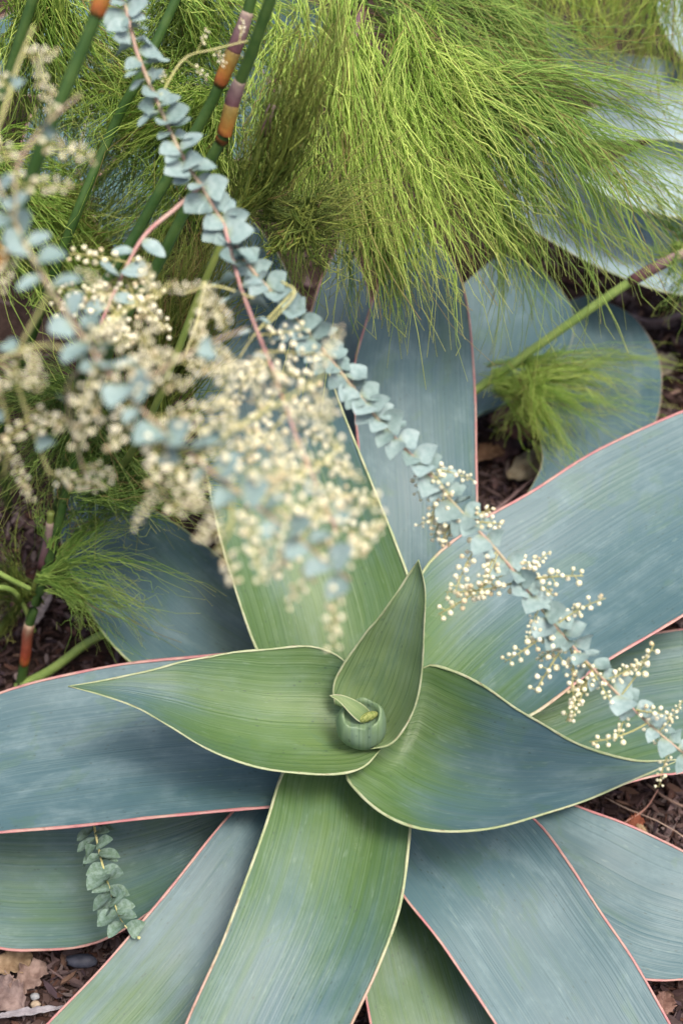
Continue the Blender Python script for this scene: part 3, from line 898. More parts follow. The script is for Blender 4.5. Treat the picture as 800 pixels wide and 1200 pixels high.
# the drooping restio: one arching stem whose threads pour down in the top centre
dg = at(405, -150, 0)
droop = empty('restio_plant', (dg[0], dg[1], 0))
tag(droop, 'arching restio with a thick mane of bright green threads pouring over the aloe leaves', 'restio')
culm(droop, grounded([(420, -130, 1.75), (430, -60, 1.52), (425, 10, 1.42), (405, 60, 1.38), (390, 95, 1.37)], dg[0], dg[1]), .0042, RESTIO_OLIVE, [((425, 10), (412, 45), SHEATH_PURPLE)])
for (nx, ny, nd_), g, n_, c_ in [
    ((352, 45, 1.33), [((335, 120, 1.30), (318, 250, 1.34)), ((370, 120, 1.29), (372, 300, 1.35))], 120, 0),
    ((392, 25, 1.35), [((375, 110, 1.30), (372, 290, 1.35)), ((425, 110, 1.30), (440, 330, 1.37))], 140, 0),
    ((432, 60, 1.36), [((430, 160, 1.31), (430, 330, 1.37)), ((490, 150, 1.32), (525, 330, 1.40))], 150, 0),
    ((420, -25, 1.42), [((470, 20, 1.38), (520, 140, 1.42)), ((520, 0, 1.40), (620, 90, 1.46))], 120, 1),
    ((478, 35, 1.40), [((510, 90, 1.36), (560, 260, 1.41)), ((570, 90, 1.37), (660, 210, 1.45))], 150, 0),
    ((470, 120, 1.40), [((490, 200, 1.36), (500, 350, 1.42)), ((540, 190, 1.36), (590, 310, 1.43))], 130, 0),
    ((540, -10, 1.46), [((590, 40, 1.43), (660, 130, 1.48)), ((640, 20, 1.44), (760, 100, 1.52))], 150, 1),
    ((520, 95, 1.42), [((600, 110, 1.40), (720, 210, 1.46)), ((590, 170, 1.40), (680, 320, 1.46))], 130, 1),
    ((330, 130, 1.37), [((310, 190, 1.35), (290, 300, 1.40)), ((360, 200, 1.35), (370, 330, 1.41))], 130, 1),
]:
    thread_tuft(droop, (nx, ny, nd_), g, n_, spread=.044, cols=BRIGHT if c_ == 0 else GREEN_MID, node_spread=.016, wig=.011, rad=.00060, fork=.7, per=9)
thread_tuft(droop, (520, 130, 1.42), [((560, 180, 1.42), (570, 330, 1.46)), ((590, 180, 1.42), (620, 350, 1.47)), ((630, 190, 1.42), (690, 350, 1.48))], 200, spread=.035, cols=GREEN_MID, node_spread=.02, wig=.005)
thread_tuft(droop, [(545, 75, 1.42), (560, 95, 1.42), (560, 120, 1.42)], [((680, 95, 1.42), (850, 190, 1.46)), ((680, 140, 1.42), (820, 290, 1.46)), ((640, 180, 1.42), (730, 350, 1.47))],
            230, spread=.046, cols=((.16, .32, .05), (.48, .64, .16)), node_spread=.02, wig=.004, short=.75)
thread_tuft(droop, (440, 230, 1.40), [((420, 290, 1.40), (380, 350, 1.42)), ((450, 300, 1.40), (450, 400, 1.43)), ((500, 290, 1.40), (500, 390, 1.44))], 130, spread=.022, cols=GREEN_MID, node_spread=.02, wig=.005)

# threads hanging in at the top right from a stem above
hg = at(700, -260, 0)
hang = empty('restio_plant', (hg[0], hg[1], 0))
tag(hang, 'restio stem arching over the silvery aloe, its yellow-green threads hanging straight down', 'restio')
culm(hang, grounded([(690, -200, 2.0), (680, -110, 1.75), (640, -70, 1.66), (580, -50, 1.62)], hg[0], hg[1]), .0042, RESTIO_OLIVE, [((660, -85), (640, -70), SHEATH_PURPLE)])
culm(hang, grounded([(730, -190, 2.0), (740, -110, 1.75), (790, -60, 1.66), (850, -40, 1.62)], hg[0], hg[1]), .0042, RESTIO_OLIVE, [((770, -80), (790, -60), SHEATH_PURPLE)])
thread_tuft(hang, [(590, -50, 1.62), (650, -70, 1.66), (720, -90, 1.70), (790, -60, 1.66), (840, -40, 1.62)],
            [((600, 0, 1.58), (600, 75, 1.60)), ((650, -10, 1.60), (655, 100, 1.62)), ((710, -20, 1.62), (705, 95, 1.64)), ((770, -10, 1.60), (760, 120, 1.62)), ((830, 0, 1.58), (800, 110, 1.60))],
            420, spread=.026, cols=((.18, .33, .04), (.55, .64, .12)), node_spread=.014, wig=.006)

# the leaning restio stem on the right with a soft brush of threads below
rg = at(900, 245, 0)
lean = empty('restio_plant', (rg[0], rg[1], 0))
tag(lean, 'slanting green restio stem with a mauve sheath and a soft brush of threads', 'restio')
Q0, Q1 = at(558, 457, .13), at(800, 296, .30)
qd = lambda p: float(np.dot(p - CAM, FWD))
d0, d1 = qd(Q0), qd(Q1)
lc = culm(lean, grounded([(960, 240, d1 + .10), (880, 252, d1 + .03), (800, 296, d1), (735, 332, d0 + (d1 - d0) * .73), (650, 391, d0 + (d1 - d0) * .4), (556, 458, d0), (520, 484, d0 - .03)], rg[0] + .1, rg[1] + .05),
          .0056, RESTIO_LIGHT, [((738, 330), (805, 294), SHEATH_PURPLE)])
thread_tuft(lean, [(572, 452, d0 - .01), (600, 432, d0), (640, 410, d0 + .02)], [((620, 460, d0 - .03), (590, 500, d0 - .02)), ((640, 450, d0 - .02), (650, 530, d0 - .02)), ((690, 405, d0), (745, 450, d0 + .03))][::-1],
            190, spread=.026, rad=.00045, cols=BRIGHT, node_spread=.014, wig=.006)
thread_tuft(lean, (585, 446, d0 - .01), [((620, 470, d0 - .02), (660, 545, d0 - .01)), ((650, 440, d0 - .02), (700, 505, d0 + .0)), ((670, 425, d0 - .01), (735, 460, d0 + .02)), ((690, 410, d0 + .0), (765, 420, d0 + .04))],
            270, spread=.028, rad=.00045, cols=((.20, .38, .05), (.56, .70, .18)), node_spread=.007, wig=.006)
thread_tuft(lean, (800, 292, d1), [((770, 320, d1), (760, 350, d1)), ((800, 340, d1), (795, 380, d1)), ((770, 290, d1), (720, 290, d1 + .02)), ((830, 300, d1), (850, 260, d1))], 90, spread=.02, cols=GREEN_MID, node_spread=.006)
thread_tuft(lean, (800, 280, d1 + .02), [((780, 240, d1), (740, 200, d1)), ((800, 230, d1), (800, 160, d1))], 40, spread=.03, cols=GREEN_MID, node_spread=.01)


# ------------------------------------------------------------------ acacia
def acacia_leaf_mesh(name, mat, var):
    """lopsided knife leaf about 1 long: narrow foot, one straight edge, one bulging edge, small point"""
    rr = random.Random(var)
    h1, h2 = .52 + .16 * rr.random(), .26 + .10 * rr.random()
    top = catmull([(0, 0), (.16, h1 * .5), (.42, h1 * .98), (.58, h1), (.80, h1 * .50), (1.10, -.06)], 11)
    bot = catmull([(0, 0), (.16, -h2 * .55), (.42, -h2), (.70, -h2 * .95), (.94, -h2 * .62), (1.10, -.06)], 11)
    V, F = [], []
    n = len(top)
    cup, curl, twist = .30 + .35 * rr.random(), .35 * rr.random() - .08, .35 * (rr.random() - .5)
    rows = 7
    for s, dz in ((1, 0), (-1, -.022)):
        for i in range(n):
            for j in range(rows):
                f = j / (rows - 1)
                x = top[i][0] * (1 - f) + bot[i][0] * f
                y = top[i][1] * (1 - f) + bot[i][1] * f
                z = cup * (y - .08) ** 2 * 1.8 - curl * x * x + twist * x * y + .018 * math.sin(9 * x + 7 * y + var) - .016 * math.exp(-((y - .05) / .05) ** 2)
                V.append((x, y, z + dz * math.sin(math.pi * min(1, .1 + .8 * f))))
    m = n * rows
    for i in range(n - 1):
        for j in range(rows - 1):
            a = i * rows + j
            F.append((a, a + rows, a + rows + 1, a + 1))
            F.append((m + a, m + a + 1, m + a + rows + 1, m + a + rows))
    me = make_mesh(name, V, F, mat)
    return me


LEAF_ME = [acacia_leaf_mesh('acacia_leaf', AC_LEAF, k) for k in range(8)]
LEAF_GR = [acacia_leaf_mesh('acacia_leaf', AC_LEAF_GREEN, 20 + k) for k in range(3)]


def ico():
    t = (1 + 5 ** .5) / 2
    v = unit(np.array([(-1, t, 0), (1, t, 0), (-1, -t, 0), (1, -t, 0), (0, -1, t), (0, 1, t), (0, -1, -t), (0, 1, -t), (t, 0, -1), (t, 0, 1), (-t, 0, -1), (-t, 0, 1)], float))
    f = [(0, 11, 5), (0, 5, 1), (0, 1, 7), (0, 7, 10), (0, 10, 11), (1, 5, 9), (5, 11, 4), (11, 10, 2), (10, 7, 6), (7, 1, 8), (3, 9, 4), (3, 4, 2), (3, 2, 6), (3, 6, 8), (3, 8, 9), (4, 9, 5), (2, 4, 11), (6, 2, 10), (8, 6, 7), (9, 8, 1)]
    V = [tuple(x) for x in v]
    cache, F = {}, []
    def midp(a, b):
        k = (min(a, b), max(a, b))
        if k not in cache:
            V.append(tuple(unit(np.array(V[a]) + np.array(V[b])))); cache[k] = len(V) - 1
        return cache[k]
    for a, b, c in f:
        ab, bc, ca = midp(a, b), midp(b, c), midp(c, a)
        F += [(a, ab, ca), (b, bc, ab), (c, ca, bc), (ab, bc, ca)]
    return np.array(V), F


ICO = ico()


def raceme_mesh(var, n_bud, length=.055, bud=.0024, bare=.12):
    """a curved thin axis along +x carrying round flower buds on short stalks"""
    r = random.Random(100 + var)
    parts, cols = [], []
    bend = r.uniform(-.25, .25)
    axis = lambda s: np.array([s * length, bend * length * s * s, -.10 * length * s * s])
    pts = [axis(s) for s in np.linspace(0, 1, 8)]
    V, F = tube_geo(pts, np.linspace(.0008, .0004, 8), 5)
    parts.append((V, F)); cols += [(.48, .46, .20)] * len(V)
    for i in range(n_bud):
        s = bare + (1 - bare) * (i + r.random() * .6) / n_bud
        a = i * 2.4 + r.uniform(-.4, .4)
        out = np.array([.35, math.cos(a), math.sin(a)])
        p0 = axis(s)
        p1 = p0 + unit(out) * r.uniform(.0042, .0080) * (1.15 - .45 * s)
        V, F = tube_geo([p0, (p0 + p1) / 2, p1], .00033, 4)
        parts.append((V, F)); cols += [(.50, .47, .22)] * len(V)
        b = bud * r.uniform(.72, 1.12) * (1.05 - .25 * s)
        V = ICO[0] * b * (1 + .10 * np.sin(ICO[0][:, :1] * 9 + i) * np.cos(ICO[0][:, 1:2] * 8)) + p1
        parts.append((V, ICO[1]))
        k = r.random()
        c = (.82 + .06 * k, .79 + .06 * k, .55 + .14 * k) if r.random() < .9 else (.70, .60, .40)
        cols += [c] * len(V)
    V, F = merge(parts)
    c4 = np.concatenate([np.array(cols), np.ones((len(cols), 1))], 1)
    return make_mesh('raceme', V, F, AC_FLOWER, True, {'pc': ('FLOAT_COLOR', c4)})


RAC = [raceme_mesh(0, 15, .048), raceme_mesh(1, 12, .042), raceme_mesh(2, 17, .058), raceme_mesh(3, 8, .052, .0028, .40), raceme_mesh(4, 19, .052), raceme_mesh(5, 12, .036)]


def frame_from(xd, nd):
    x = Vector(unit(xd)); z = Vector(nd) - x * Vector(nd).dot(x)
    if z.length < 1e-5: z = Vector((0, 0, 1)) - x * x.z
    z.normalize(); y = z.cross(x)
    return Matrix(((x.x, y.x, z.x), (x.y, y.y, z.y), (x.z, y.z, z.z))).to_4x4()


def stem_curve(parent, P3, r, mat, name='stem'):
    C = catmull(P3, max(20, 6 * len(P3)))
    V, F = tube_geo(C, np.interp(np.linspace(0, 1, len(C)), np.linspace(0, 1, len(r)), r), 8)
    return obj(name, V, F, mat, parent), C


TOCAM = -FWD


def dress(part, C, t0, t1, step, size, meshes, seed, flip=1, skip=0.0, forward=.35):
    """set knife leaves alternately along a stem"""
    r = np.random.default_rng(seed)
    s = np.concatenate([[0], np.cumsum(np.linalg.norm(np.diff(C, axis=0), axis=1))])
    tot = s[-1]
    pos = t0 * tot
    i = 0
    while pos < t1 * tot:
        p = np.array([np.interp(pos, s, C[:, j]) for j in range(3)])
        q = np.array([np.interp(min(tot, pos + .004), s, C[:, j]) for j in range(3)])
        q0 = np.array([np.interp(max(0, pos - .004), s, C[:, j]) for j in range(3)])
        T = unit(q - q0)
        up = unit(np.array([0, -.25, 1.0]) + r.normal(0, .12, 3))
        side = unit(np.cross(T, up)) * (1 if i % 2 else -1) * flip
        ang = r.uniform(-.25, 1.15)
        upp = np.cross(side, T); upp = upp if upp[2] > 0 else -upp
        d = unit(side * math.cos(ang) + upp * math.sin(ang) * .75 + T * forward + r.normal(0, .14, 3))
        nrm = unit(upp * 1.0 - side * math.sin(ang) * .8 - T * .60 + r.normal(0, .40, 3))
        if r.uniform() > skip:
            sz = size * r.uniform(.72, 1.18)
            m = Matrix.Translation(Vector(p + d * .0008)) @ frame_from(d, nrm) @ Matrix.Diagonal((sz, sz * (1 if i % 2 else -1) * r.uniform(.95, 1.25), sz, 1))
            inst('leaf', meshes[int(r.integers(0, len(meshes)))], m, part)
        pos += step * r.uniform(.8, 1.2)
        i += 1


def put_raceme(part, p, d, k, scale=1.0, roll=0.0):
    nd = unit(np.cross(unit(d), np.array([.31, .2, .9])))
    m = Matrix.Translation(Vector(p)) @ frame_from(d, nd) @ Matrix.Rotation(roll, 4, 'X') @ Matrix.Scale(scale, 4)
    return inst('raceme', RAC[k], m, part)


def racemes_along(part, C, t0, t1, n, seed, scale=(.8, 1.2), ks=(0, 1, 2, 4, 5), fwd=.55, out=1.0):
    r = np.random.default_rng(seed)
    for i in range(n):
        t = t0 + (t1 - t0) * (i + r.uniform(0, .8)) / n
        f = t * (len(C) - 1); a = int(min(len(C) - 2, f))
        p = C[a] + (C[a + 1] - C[a]) * (f - a)
        T = unit(C[min(len(C) - 1, a + 1)] - C[max(0, a - 1)])
        side = unit(np.cross(T, TOCAM)) * (1 if i % 2 else -1)
        d = unit(side * out + T * r.uniform(fwd - .45, fwd + .45) + TOCAM * r.uniform(-.45, .6) + np.array([0, 0, -.12]))
        put_raceme(part, p, d, ks[int(r.integers(0, len(ks)))], r.uniform(*scale), r.uniform(0, 6.28))


# long clear branch: comes in at the top, runs down to the right
ac_base = np.array([-.62, .92, 0.0])
ac = empty('acacia_shrub', ac_base)
tag(ac, 'long acacia branch with stacked grey-blue leaves, cream buds only on its lower half', 'acacia')
main_pts = [ac_base + np.array([0, 0, -.02]), ac_base + np.array([.02, -.1, .35]), ad(-40, -330, 1.22), ad(70, -150, 1.08), ad(140, -10, 1.04)]
main_px = [(160, 60, 1.035), (185, 120, 1.03), (212, 180, 1.03), (240, 225, 1.03), (262, 262, 1.035), (290, 310, 1.04), (330, 355, 1.045), (370, 400, 1.055), (410, 450, 1.065), (450, 500, 1.075), (495, 548, 1.085),
           (540, 600, 1.095), (590, 655, 1.105), (635, 715, 1.115), (680, 768, 1.12), (725, 815, 1.125), (775, 862, 1.13), (830, 905, 1.135), (880, 940, 1.14)]
st, CM = stem_curve(ac, main_pts + [ad(*p) for p in main_px], [.010, .009, .006, .0028, .0019, .0018, .0017, .0016, .0015, .0014, .0013, .0011, .0009], AC_STEM, 'branch')


ta, tb, tc_ = t_at(CM, 120, -40), t_at(CM, 470, 520), t_at(CM, 880, 940)
dress(st, CM, ta, tb, .0044, .0162, LEAF_ME, 5)
dress(st, CM, tb, tc_, 0.0060, .0165, LEAF_ME, 6, forward=.45, skip=.1)
racemes_along(st, CM, t_at(CM, 490, 540), t_at(CM, 880, 940), 14, 8, scale=(.5, .8), fwd=.4)
# the named-looking longer racemes of the lower half
for (px, py, ex, ey, k, s) in [(520, 640, 500, 690, 5, .9), (600, 672, 505, 748, 2, 1.15), (610, 680, 500, 720, 2, 1.0), (620, 690, 700, 665, 1, 1.15), (600, 668, 680, 700, 0, .9), (650, 740, 700, 690, 3, .85),
                               (640, 745, 575, 800, 0, 1.0), (655, 765, 600, 838, 1, 1.15), (700, 800, 640, 860, 3, .9), (715, 815, 745, 775, 1, .85), (725, 818, 765, 770, 3, .95), (700, 795, 668, 838, 4, .8),
                               (760, 852, 700, 885, 3, .9), (500, 555, 548, 580, 3, .7), (510, 560, 520, 640, 0, .8), (545, 605, 520, 650, 5, .9), (560, 625, 605, 610, 5, .8), (690, 785, 740, 850, 4, .8),
                               (505, 555, 490, 610, 1, .8), (530, 590, 505, 660, 4, .9), (570, 640, 520, 690, 0, 1.0), (585, 655, 545, 720, 1, .9), (600, 665, 640, 650, 5, .8), (660, 760, 620, 780, 4, .75), (665, 755, 690, 815, 0, .8), (740, 835, 790, 840, 5, .8), (770, 860, 790, 900, 1, .7)]:
    t = t_at(CM, px, py); f = t * (len(CM) - 1); a = int(min(len(CM) - 2, f))
    p = CM[a]
    q = ad(ex, ey, qd(p) + random.uniform(-.01, .03))
    put_raceme(st, p, q - p, k, s, random.uniform(0, 6))
# side twigs of that branch
tw, C = stem_curve(ac, [ad(238, 216, 1.032), ad(205, 245, 1.03), ad(168, 278, 1.02), ad(140, 330, 1.01), ad(118, 380, 1.0)], [.0016, .0015, .0012, .0009], AC_PINK, 'twig')
dress(tw, C, .45, 1.0, .012, .017, LEAF_ME, 15, skip=.25)
racemes_along(tw, C, .55, 1.0, 9, 21, scale=(.7, 1.05))
tw, C = stem_curve(ac, [ad(262, 262, 1.034), ad(280, 330, 1.0), ad(300, 385, .96), ad(320, 435, .92), ad(345, 506, .88), ad(372, 570, .86), ad(395, 625, .85)], [.0014, .0012, .0011, .0010, .0008], AC_PINK, 'twig')
dress(tw, C, .03, .30, .010, .018, LEAF_ME, 16)
dress(tw, C, .35, .95, .016, .014, LEAF_ME, 17, skip=.3)
racemes_along(tw, C, .40, 1.0, 15, 22, scale=(.65, 1.0), out=.9)
tw, C = stem_curve(ac, [ad(185, 118, 1.03), ad(215, 70, 1.04), ad(250, 58, 1.04), ad(290, 48, 1.05)], [.0008, .0007, .0005], AC_GREEN, 'twig')
racemes_along(tw, C, .15, 1.0, 5, 24, scale=(.3, .45), ks=(1, 3, 5))
for a, b, c in [((215, 345), (250, 335), (300, 350)), ((345, 340), (300, 390), (280, 420)), ((240, 330), (230, 380), (215, 420)), ((330, 330), (345, 345), (310, 385))]:
    stem_curve(ac, [ad(*a, 1.0), ad(*b, .99), ad(*c, .985)], [.0009, .0008, .0006], AC_GREEN, 'twig')

# blurred flowering branch close to the camera, coming in from the left
nb = np.array([-.95, .10, 0.0])
near = empty('acacia_shrub', nb)
tag(near, 'acacia branch heavy with creamy flower buds, slanting in over the clump of restio stems', 'acacia')
npx = [(-60, 110, .90), (-10, 200, .87), (37, 300, .84), (80, 370, .83), (115, 420, .82), (165, 480, .82), (250, 555, .82), (310, 600, .82), (360, 640, .825), (410, 680, .83)]
nst, CN = stem_curve(near, [nb + np.array([0, 0, -.02]), nb + np.array([.02, .03, .35]), nb + np.array([.12, .08, .62]), ad(-220, 10, .90)] + [ad(p[0], p[1], p[2] - .06) for p in npx],
                     [.009, .008, .006, .004, .0026, .0022, .0020, .0018, .0015, .0011, .0008], AC_STEM, 'branch')
tn0, tn1 = t_at(CN, -50, 130), t_at(CN, 400, 670)
dress(nst, CN, tn0, tn1, 0.0080, .0145, LEAF_ME, 31, skip=.1)
racemes_along(nst, CN, t_at(CN, 100, 400), 1.0, 24, 32, scale=(.6, .95), fwd=.65)
racemes_along(nst, CN, t_at(CN, -60, 110), t_at(CN, 110, 410), 5, 33, scale=(.6, .9))
for k, (pts, n_, sc) in enumerate([
    ([(20, 262, .85), (20, 200, .84), (50, 150, .84), (95, 110, .84)], 12, (.5, .8)),
    ([(-20, 190, .87), (5, 130, .87), (20, 80, .88), (40, 30, .89)], 8, (.45, .7)),
    ([(60, 340, .835), (20, 420, .86), (30, 480, .88), (60, 560, .90)], 20, (.55, .85)),
    ([(115, 420, .82), (80, 450, .85), (85, 500, .88), (100, 560, .90)], 15, (.55, .85)),
    ([(-10, 380, .86), (-5, 440, .88), (10, 500, .90), (5, 560, .92)], 12, (.55, .8)),
    ([(100, 400, .82), (150, 360, .84), (180, 350, .86), (200, 330, .88)], 10, (.45, .7)),
    ([(150, 462, .82), (210, 420, .84), (250, 400, .85), (290, 385, .86)], 12, (.5, .75)),
    ([(230, 540, .82), (280, 500, .83), (330, 470, .84), (380, 440, .85)], 18, (.5, .8)),
    ([(300, 592, .82), (350, 560, .83), (380, 540, .84), (400, 520, .85)], 13, (.5, .8)),
    ([(200, 512, .82), (190, 560, .83), (200, 600, .84)], 9, (.5, .75)),
    ([(270, 570, .82), (270, 620, .82), (250, 650, .83)], 8, (.5, .75)),
    ([(130, 440, .82), (60, 405, .83), (0, 420, .84), (-40, 425, .85)], 6, (.4, .6)),
]):
    tw, C = stem_curve(near, [ad(p[0], p[1], p[2] - .06) for p in pts], [.0011, .0009, .0006], AC_GREEN if k % 3 else AC_STEM, 'twig')
    racemes_along(tw, C, .2, 1.0, max(2, int(n_ * (.26 if pts[-1][0] < 110 else .42))), 40 + k, scale=sc)
    dress(tw, C, .1, .8, .045, .011, LEAF_ME, 60 + k, skip=.5)

# little green sprig lying out from under the blue leaf
sb = at(110, 930, .13)
sprig = empty('acacia_sprig', sb)
tag(sprig, 'small green leafy sprig hanging from under the blue leaf near the bare soil', 'sprig')
sp, C = stem_curve(sprig, [at(104, 930, .135), at(110, 965, .145), at(117, 1000, .15), at(125, 1030, .15), at(133, 1055, .15), at(143, 1080, .15), at(152, 1090, .146)], [.0013, .0012, .0011, .0009, .0006], AC_GREEN, 'stem')
dress(sp, C, .05, .97, .0050, .0185, LEAF_GR, 71, forward=.5)
V, F = tube_geo([at(150, 1088, .147), at(157, 1094, .146), at(162, 1098, .146)], [.0005, .0004, .0004], 5)
V2 = ICO[0] * .0016 + at(163, 1099, .146)
obj('bud', *merge([(V, F), (V2, ICO[1])]), AC_GREEN, sp)


# ------------------------------------------------------------------ mulch and litter
def in_view_pts(box, n, zlo=0.0):
    x0, y0, x1, y1 = box
    return [at(random.uniform(x0, x1), random.uniform(y0, y1), zlo) for _ in range(n)]


def chip_geo(p, L, W, H, rz, tilt, r):
    q = 6
    L = L * 1.25
    a0 = r.uniform(0, 6)
    V = []
    M = Matrix.Rotation(rz, 3, 'Z') @ Matrix.Rotation(tilt, 3, 'Y') @ Matrix.Rotation(r.uniform(-.5, .5), 3, 'X')
    rad = [r.uniform(.65, 1.1) for _ in range(q)]
    for s in (1, -1):
        for i in range(q):
            a = a0 + 2 * math.pi * i / q
            k = rad[i] * (1 if s > 0 else 1.08)
            v = M @ Vector((L / 2 * math.cos(a) * k, W / 2 * math.sin(a) * k, s * H / 2 + .12 * H * r.uniform(-1, 1)))
            V.append(np.array(p) + np.array(v))
    F = [tuple(range(q)), tuple(range(2 * q - 1, q - 1, -1))] + [(i, q + i, q + (i + 1) % q, (i + 1) % q) for i in range(q)]
    return V, F


CHIPC = [tuple(a * b for a, b in zip(c, (.80, .84, .98))) for c in [(.075, .045, .036), (.045, .028, .024), (.11, .07, .055), (.15, .10, .085), (.06, .04, .042), (.13, .09, .08), (.09, .045, .03), (.20, .15, .125)]]


def mulch():
    r = random.Random(5)
    parts, cols = [], []
    boxes = [((555, 450, 690, 640), 700), ((690, 300, 830, 500), 800), ((-20, 1060, 180, 1220), 1300), ((680, 890, 830, 1010), 900), ((740, 1120, 830, 1220), 450), ((-30, 600, 200, 820), 1000),
             ((400, 1150, 460, 1220), 100), ((560, 220, 720, 340), 350), ((760, 700, 830, 760), 120), ((600, -20, 830, 260), 700), ((-30, -20, 600, 320), 900), ((-30, 320, 400, 620), 500), ((-300, -150, 1100, 1300), 1500)]
    for box, n in boxes:
        for p in in_view_pts(box, n):
            L = r.uniform(.006, .020) * (1.0 if r.random() < .8 else 1.5)
            W = L * r.uniform(.10, .42); H = L * r.uniform(.08, .2)
            p = p + np.array([0, 0, r.uniform(-.004, .009)])
            g = chip_geo(p, L, W, H, r.uniform(0, 6.28), r.uniform(-.5, .5), r)
            parts.append(g); c = r.choice(CHIPC); k = r.uniform(.7, 1.25)
            cols += [tuple(x * k for x in c)] * 12
    V, F = merge(parts)
    c4 = np.concatenate([np.array(cols), np.ones((len(cols), 1))], 1)
    o = obj('mulch', V, F, CHIP, None, False, {'pc': ('FLOAT_COLOR', c4)})
    tag(o, 'dark brown shredded bark mulch covering the soil', 'mulch', kind='stuff')


mulch()


def bark_chips():
    r = random.Random(9)
    for box, n in [((2, 1118, 120, 1195), 10), ((700, 915, 798, 985), 9), ((770, 1155, 798, 1198), 4), ((562, 560, 640, 600), 7), ((745, 350, 798, 470), 7), ((10, 690, 100, 780), 5)]:
        for p in in_view_pts(box, n):
            L = r.uniform(.013, .022)
            V, F = chip_geo(p + np.array([0, 0, .010]), L, L * r.uniform(.25, .5), .0028, r.uniform(0, 6.28), r.uniform(-.35, .35), r)
            c = np.array(r.choice([(.13, .08, .06), (.10, .055, .045), (.17, .11, .095), (.08, .05, .05)]))
            o = obj('bark_chip', V, F, CHIP, None, False, {'pc': ('FLOAT_COLOR', np.tile(np.append(c, 1), (12, 1)))})
            tag(o, 'larger flat chip of brown bark lying in the mulch', 'bark chip', 'bark chips in the mulch')


bark_chips()


def litter_leaf(name, px, py, z, ln, wd, rz, tilt, roll, c1, c2, label, cat='dry leaf', curl=.6, lobes=0, seed=1, bend=.3):
    """dead leaf with thickness: curled across, bent along, ragged rim"""
    r = random.Random(seed)
    nu, nv = 24, 13
    V = []
    c1, c2 = tuple(x * .55 for x in c1), tuple(x * .75 for x in c2)
    for s in (0, 1):
        for i in range(nu):
            u = i / (nu - 1)
            w = max(.02, math.sin(math.pi * min(1, u * .96 + .02)) ** .75) * wd / 2
            if lobes: w *= .70 + .45 * abs(math.sin(u * math.pi * lobes))
            w *= r.uniform(.80, 1.12) if s == 0 else 1
            if s == 1: w = ws[i]
            else:
                if i == 0: ws = []
                ws.append(w)
            for j in range(nv):
                v = -1 + 2 * j / (nv - 1)
                x = (u - .5) * ln
                y = v * w * (1 + .22 * mnoise.noise(Vector((u * 9, (v > 0) * 5.0, seed))))
                x = x + abs(v) * .05 * ln * mnoise.noise(Vector((u * 13, (v > 0) * 7.0, seed + 2)))
                zz = curl * (y * y) / max(wd, 1e-4) * 1.6 - bend * x * x / ln + .0036 * mnoise.noise(Vector((x * 90, y * 90, seed))) + .0012 * math.sin((u * 6 - abs(v)) * 7) * abs(v) - .0016 * math.exp(-(v / .12) ** 2)
                V.append(Vector((x, y, zz - s * .0007)))
    M = Matrix.Rotation(rz, 3, 'Z') @ Matrix.Rotation(tilt, 3, 'Y') @ Matrix.Rotation(roll, 3, 'X')
    c = at(px, py, z)
    V = np.array([np.array(M @ v) + c for v in V])
    m = nu * nv
    F = []
    for i in range(nu - 1):
        for j in range(nv - 1):
            a = i * nv + j
            F += [(a, a + nv, a + nv + 1, a + 1), (m + a, m + a + 1, m + a + nv + 1, m + a + nv)]
    for i in range(nu - 1):
        for j in (0, nv - 1):
            a = i * nv + j
            F.append((a, m + a, m + a + nv, a + nv))
    mat = simple_mat('litter_' + str(seed), c1, c2, 75, .85, .7)
    o = obj(name, V, F, mat)
    return tag(o, label, cat)


litter_leaf('dry_leaf', 600, 492, .030, .085, .055, 1.9, .25, -.35, (.20, .085, .07), (.34, .18, .14), 'curled reddish-brown dead leaf beneath the slanting restio stem', curl=.8, seed=3)
litter_leaf('dry_leaf', 628, 538, .032, .085, .042, .55, -.15, .3, (.32, .26, .17), (.44, .39, .28), 'cream curled dead leaf between two aloe leaves', curl=-.9, seed=4)
litter_leaf('dry_leaf', 572, 531, .020, .050, .026, .4, .1, .1, (.28, .15, .09), (.38, .24, .14), 'small tan dead leaf tucked against the edge of the tall aloe leaf', seed=5)
litter_leaf('dry_leaf', 600, 520, .012, .075, .04, .9, .1, .0, (.09, .05, .055), (.15, .09, .09), 'dark purplish dead leaf under the curled cream one', seed=6)
litter_leaf('dry_leaf', 16, 1126, .022, .040, .030, .5, .25, .2, (.26, .17, .10), (.38, .28, .18), 'tan fan-like dead leaf below the edge of the grey-green leaf', seed=7, lobes=3)
litter_leaf('dry_leaf', 8, 1163, .020, .050, .034, 2.4, .2, -.2, (.22, .15, .14), (.33, .25, .23), 'greyish mauve broad dead leaf beside the pale strap leaf', seed=8, lobes=2)
litter_leaf('dry_leaf', 34, 1146, .020, .046, .026, .9, .15, .25, (.22, .14, .12), (.34, .25, .22), 'mauve-brown lobed dead leaf with a torn tip', seed=9, lobes=3)
litter_leaf('dry_leaf', 128, 1088, .040, .052, .022, .35, .1, .35, (.17, .06, .07), (.27, .14, .14), 'folded maroon dead leaf below the green sprig', curl=1.2, seed=10)
litter_leaf('dry_leaf', 745, 963, .020, .020, .017, .3, .05, .15, (.22, .06, .03), (.32, .11, .06), 'small rust-red leaf scrap on the mulch', seed=11, curl=.2)
litter_leaf('dry_leaf', 777, 428, .02, .07, .03, 1.0, .1, .1, (.26, .21, .17), (.36, .30, .25), 'pale brown dead leaf on dark soil below the silvery aloe', seed=12)
litter_leaf('dry_leaf', 760, 380, .02, .10, .022, .3, .1, .3, (.10, .07, .07), (.17, .12, .12), 'long grey-brown dead leaf in the shade below the silvery aloe', seed=13)
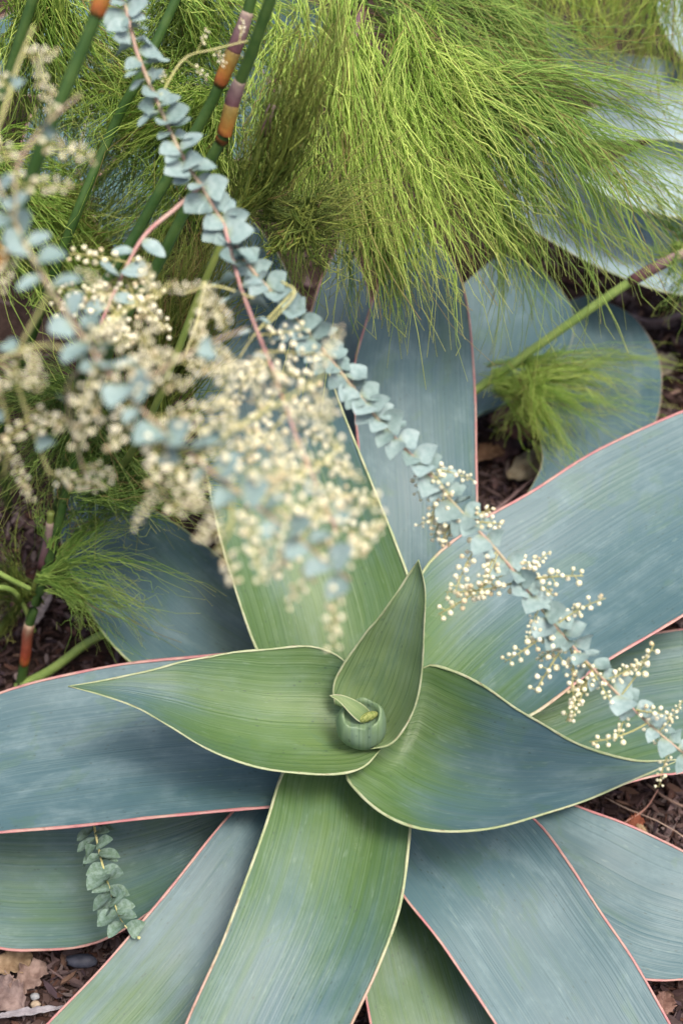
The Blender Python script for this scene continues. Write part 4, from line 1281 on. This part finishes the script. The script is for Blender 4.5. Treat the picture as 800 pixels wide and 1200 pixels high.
litter_leaf('dry_leaf', 778, 1175, .016, .026, .02, 1.2, .1, .2, (.20, .10, .08), (.30, .18, .15), 'brown scrap of dead leaf between two blue leaf edges', seed=14)
litter_leaf('dry_leaf', 45, 715, .02, .075, .02, 1.3, .1, .2, (.28, .23, .22), (.38, .33, .32), 'pale papery dead leaf standing behind the red-sheathed stem', seed=15)
litter_leaf('strap_leaf', 30, 1186, .024, .078, .0075, .16, .03, 0, (.36, .34, .38), (.46, .44, .48), 'long pale grey strap of dead leaf on the soil', 'dry leaf', curl=.3, seed=16, bend=.05)
litter_leaf('wood_chip', 752, 972, .020, .018, .008, 2.2, .1, .2, (.40, .28, .16), (.50, .38, .24), 'pale yellowish wood chip beside the rust-red leaf scrap', 'wood chip', seed=17, curl=.1)


def pebble(px, py, z, s, c1, c2, label, seed):
    V = []
    for v in ICO[0]:
        k = 1 + .25 * mnoise.noise(Vector(v) * 1.6 + Vector((seed, 0, 0)))
        V.append(np.array(v) * (np.array([s, s * .75, s * .55]) if seed < 3 else np.array([s * 1.3, s * .55, s * .4])) * k + at(px, py, z))
    o = obj('pebble', V, ICO[1], simple_mat('pebble_%d' % seed, c1, c2, 140, .6, .2))
    tag(o, label, 'pebble')


pebble(41, 1168, .012, .0048, (.20, .22, .25), (.32, .33, .35), 'small bluish-white pebble above the cream one', 1)
pebble(42, 1177, .012, .0050, (.32, .25, .18), (.42, .35, .27), 'small cream pebble beside the pale strap leaf', 2)
pebble(96, 1126, .016, .013, (.03, .035, .055), (.06, .065, .09), 'dark slate-blue stone tucked by the pink leaf edge', 3)


def twig(pts, r, c1, c2, label, seed):
    V, F = tube_geo([at(*p) for p in pts], r, 6, True, 14)
    V = V + np.array([[.0006 * mnoise.noise(Vector(v) * 90) for _ in range(3)] for v in V])
    o = obj('twig', V, F, simple_mat('twig_%d' % seed, c1, c2, 80, .8, .3))
    tag(o, label, 'twig')


twig([(708, 934, .018), (735, 948, .020), (770, 962, .020), (805, 984, .018)], .0007, (.26, .18, .15), (.36, .27, .22), 'long hair-thin straw crossing the mulch under the rust-red scrap', 1)
twig([(731, 964, .020), (755, 948, .024), (770, 926, .022)], .0009, (.30, .15, .12), (.40, .24, .19), 'thin reddish straw crossing over the long one', 2)
twig([(757, 918, .018), (775, 932, .021), (800, 945, .018)], .0016, (.14, .09, .075), (.22, .15, .12), 'short brown twig half in the shade of the leaf', 3)
twig([(560, 612, .016), (590, 590, .020), (618, 566, .022), (640, 556, .02)], .0022, (.14, .09, .09), (.22, .15, .15), 'grey-brown twig in the mulch below the cream dead leaf', 4)
twig([(735, 370, .02), (765, 378, .028), (805, 366, .02)], .004, (.12, .085, .085), (.19, .14, .14), 'thick grey-mauve stick on the dark soil', 5)
twig([(85, 672, .10), (115, 705, .085), (150, 745, .07), (165, 768, .05)], .0018, (.24, .17, .12), (.34, .26, .2), 'bare tan twig slanting down behind the pink-edged blue leaf', 6)
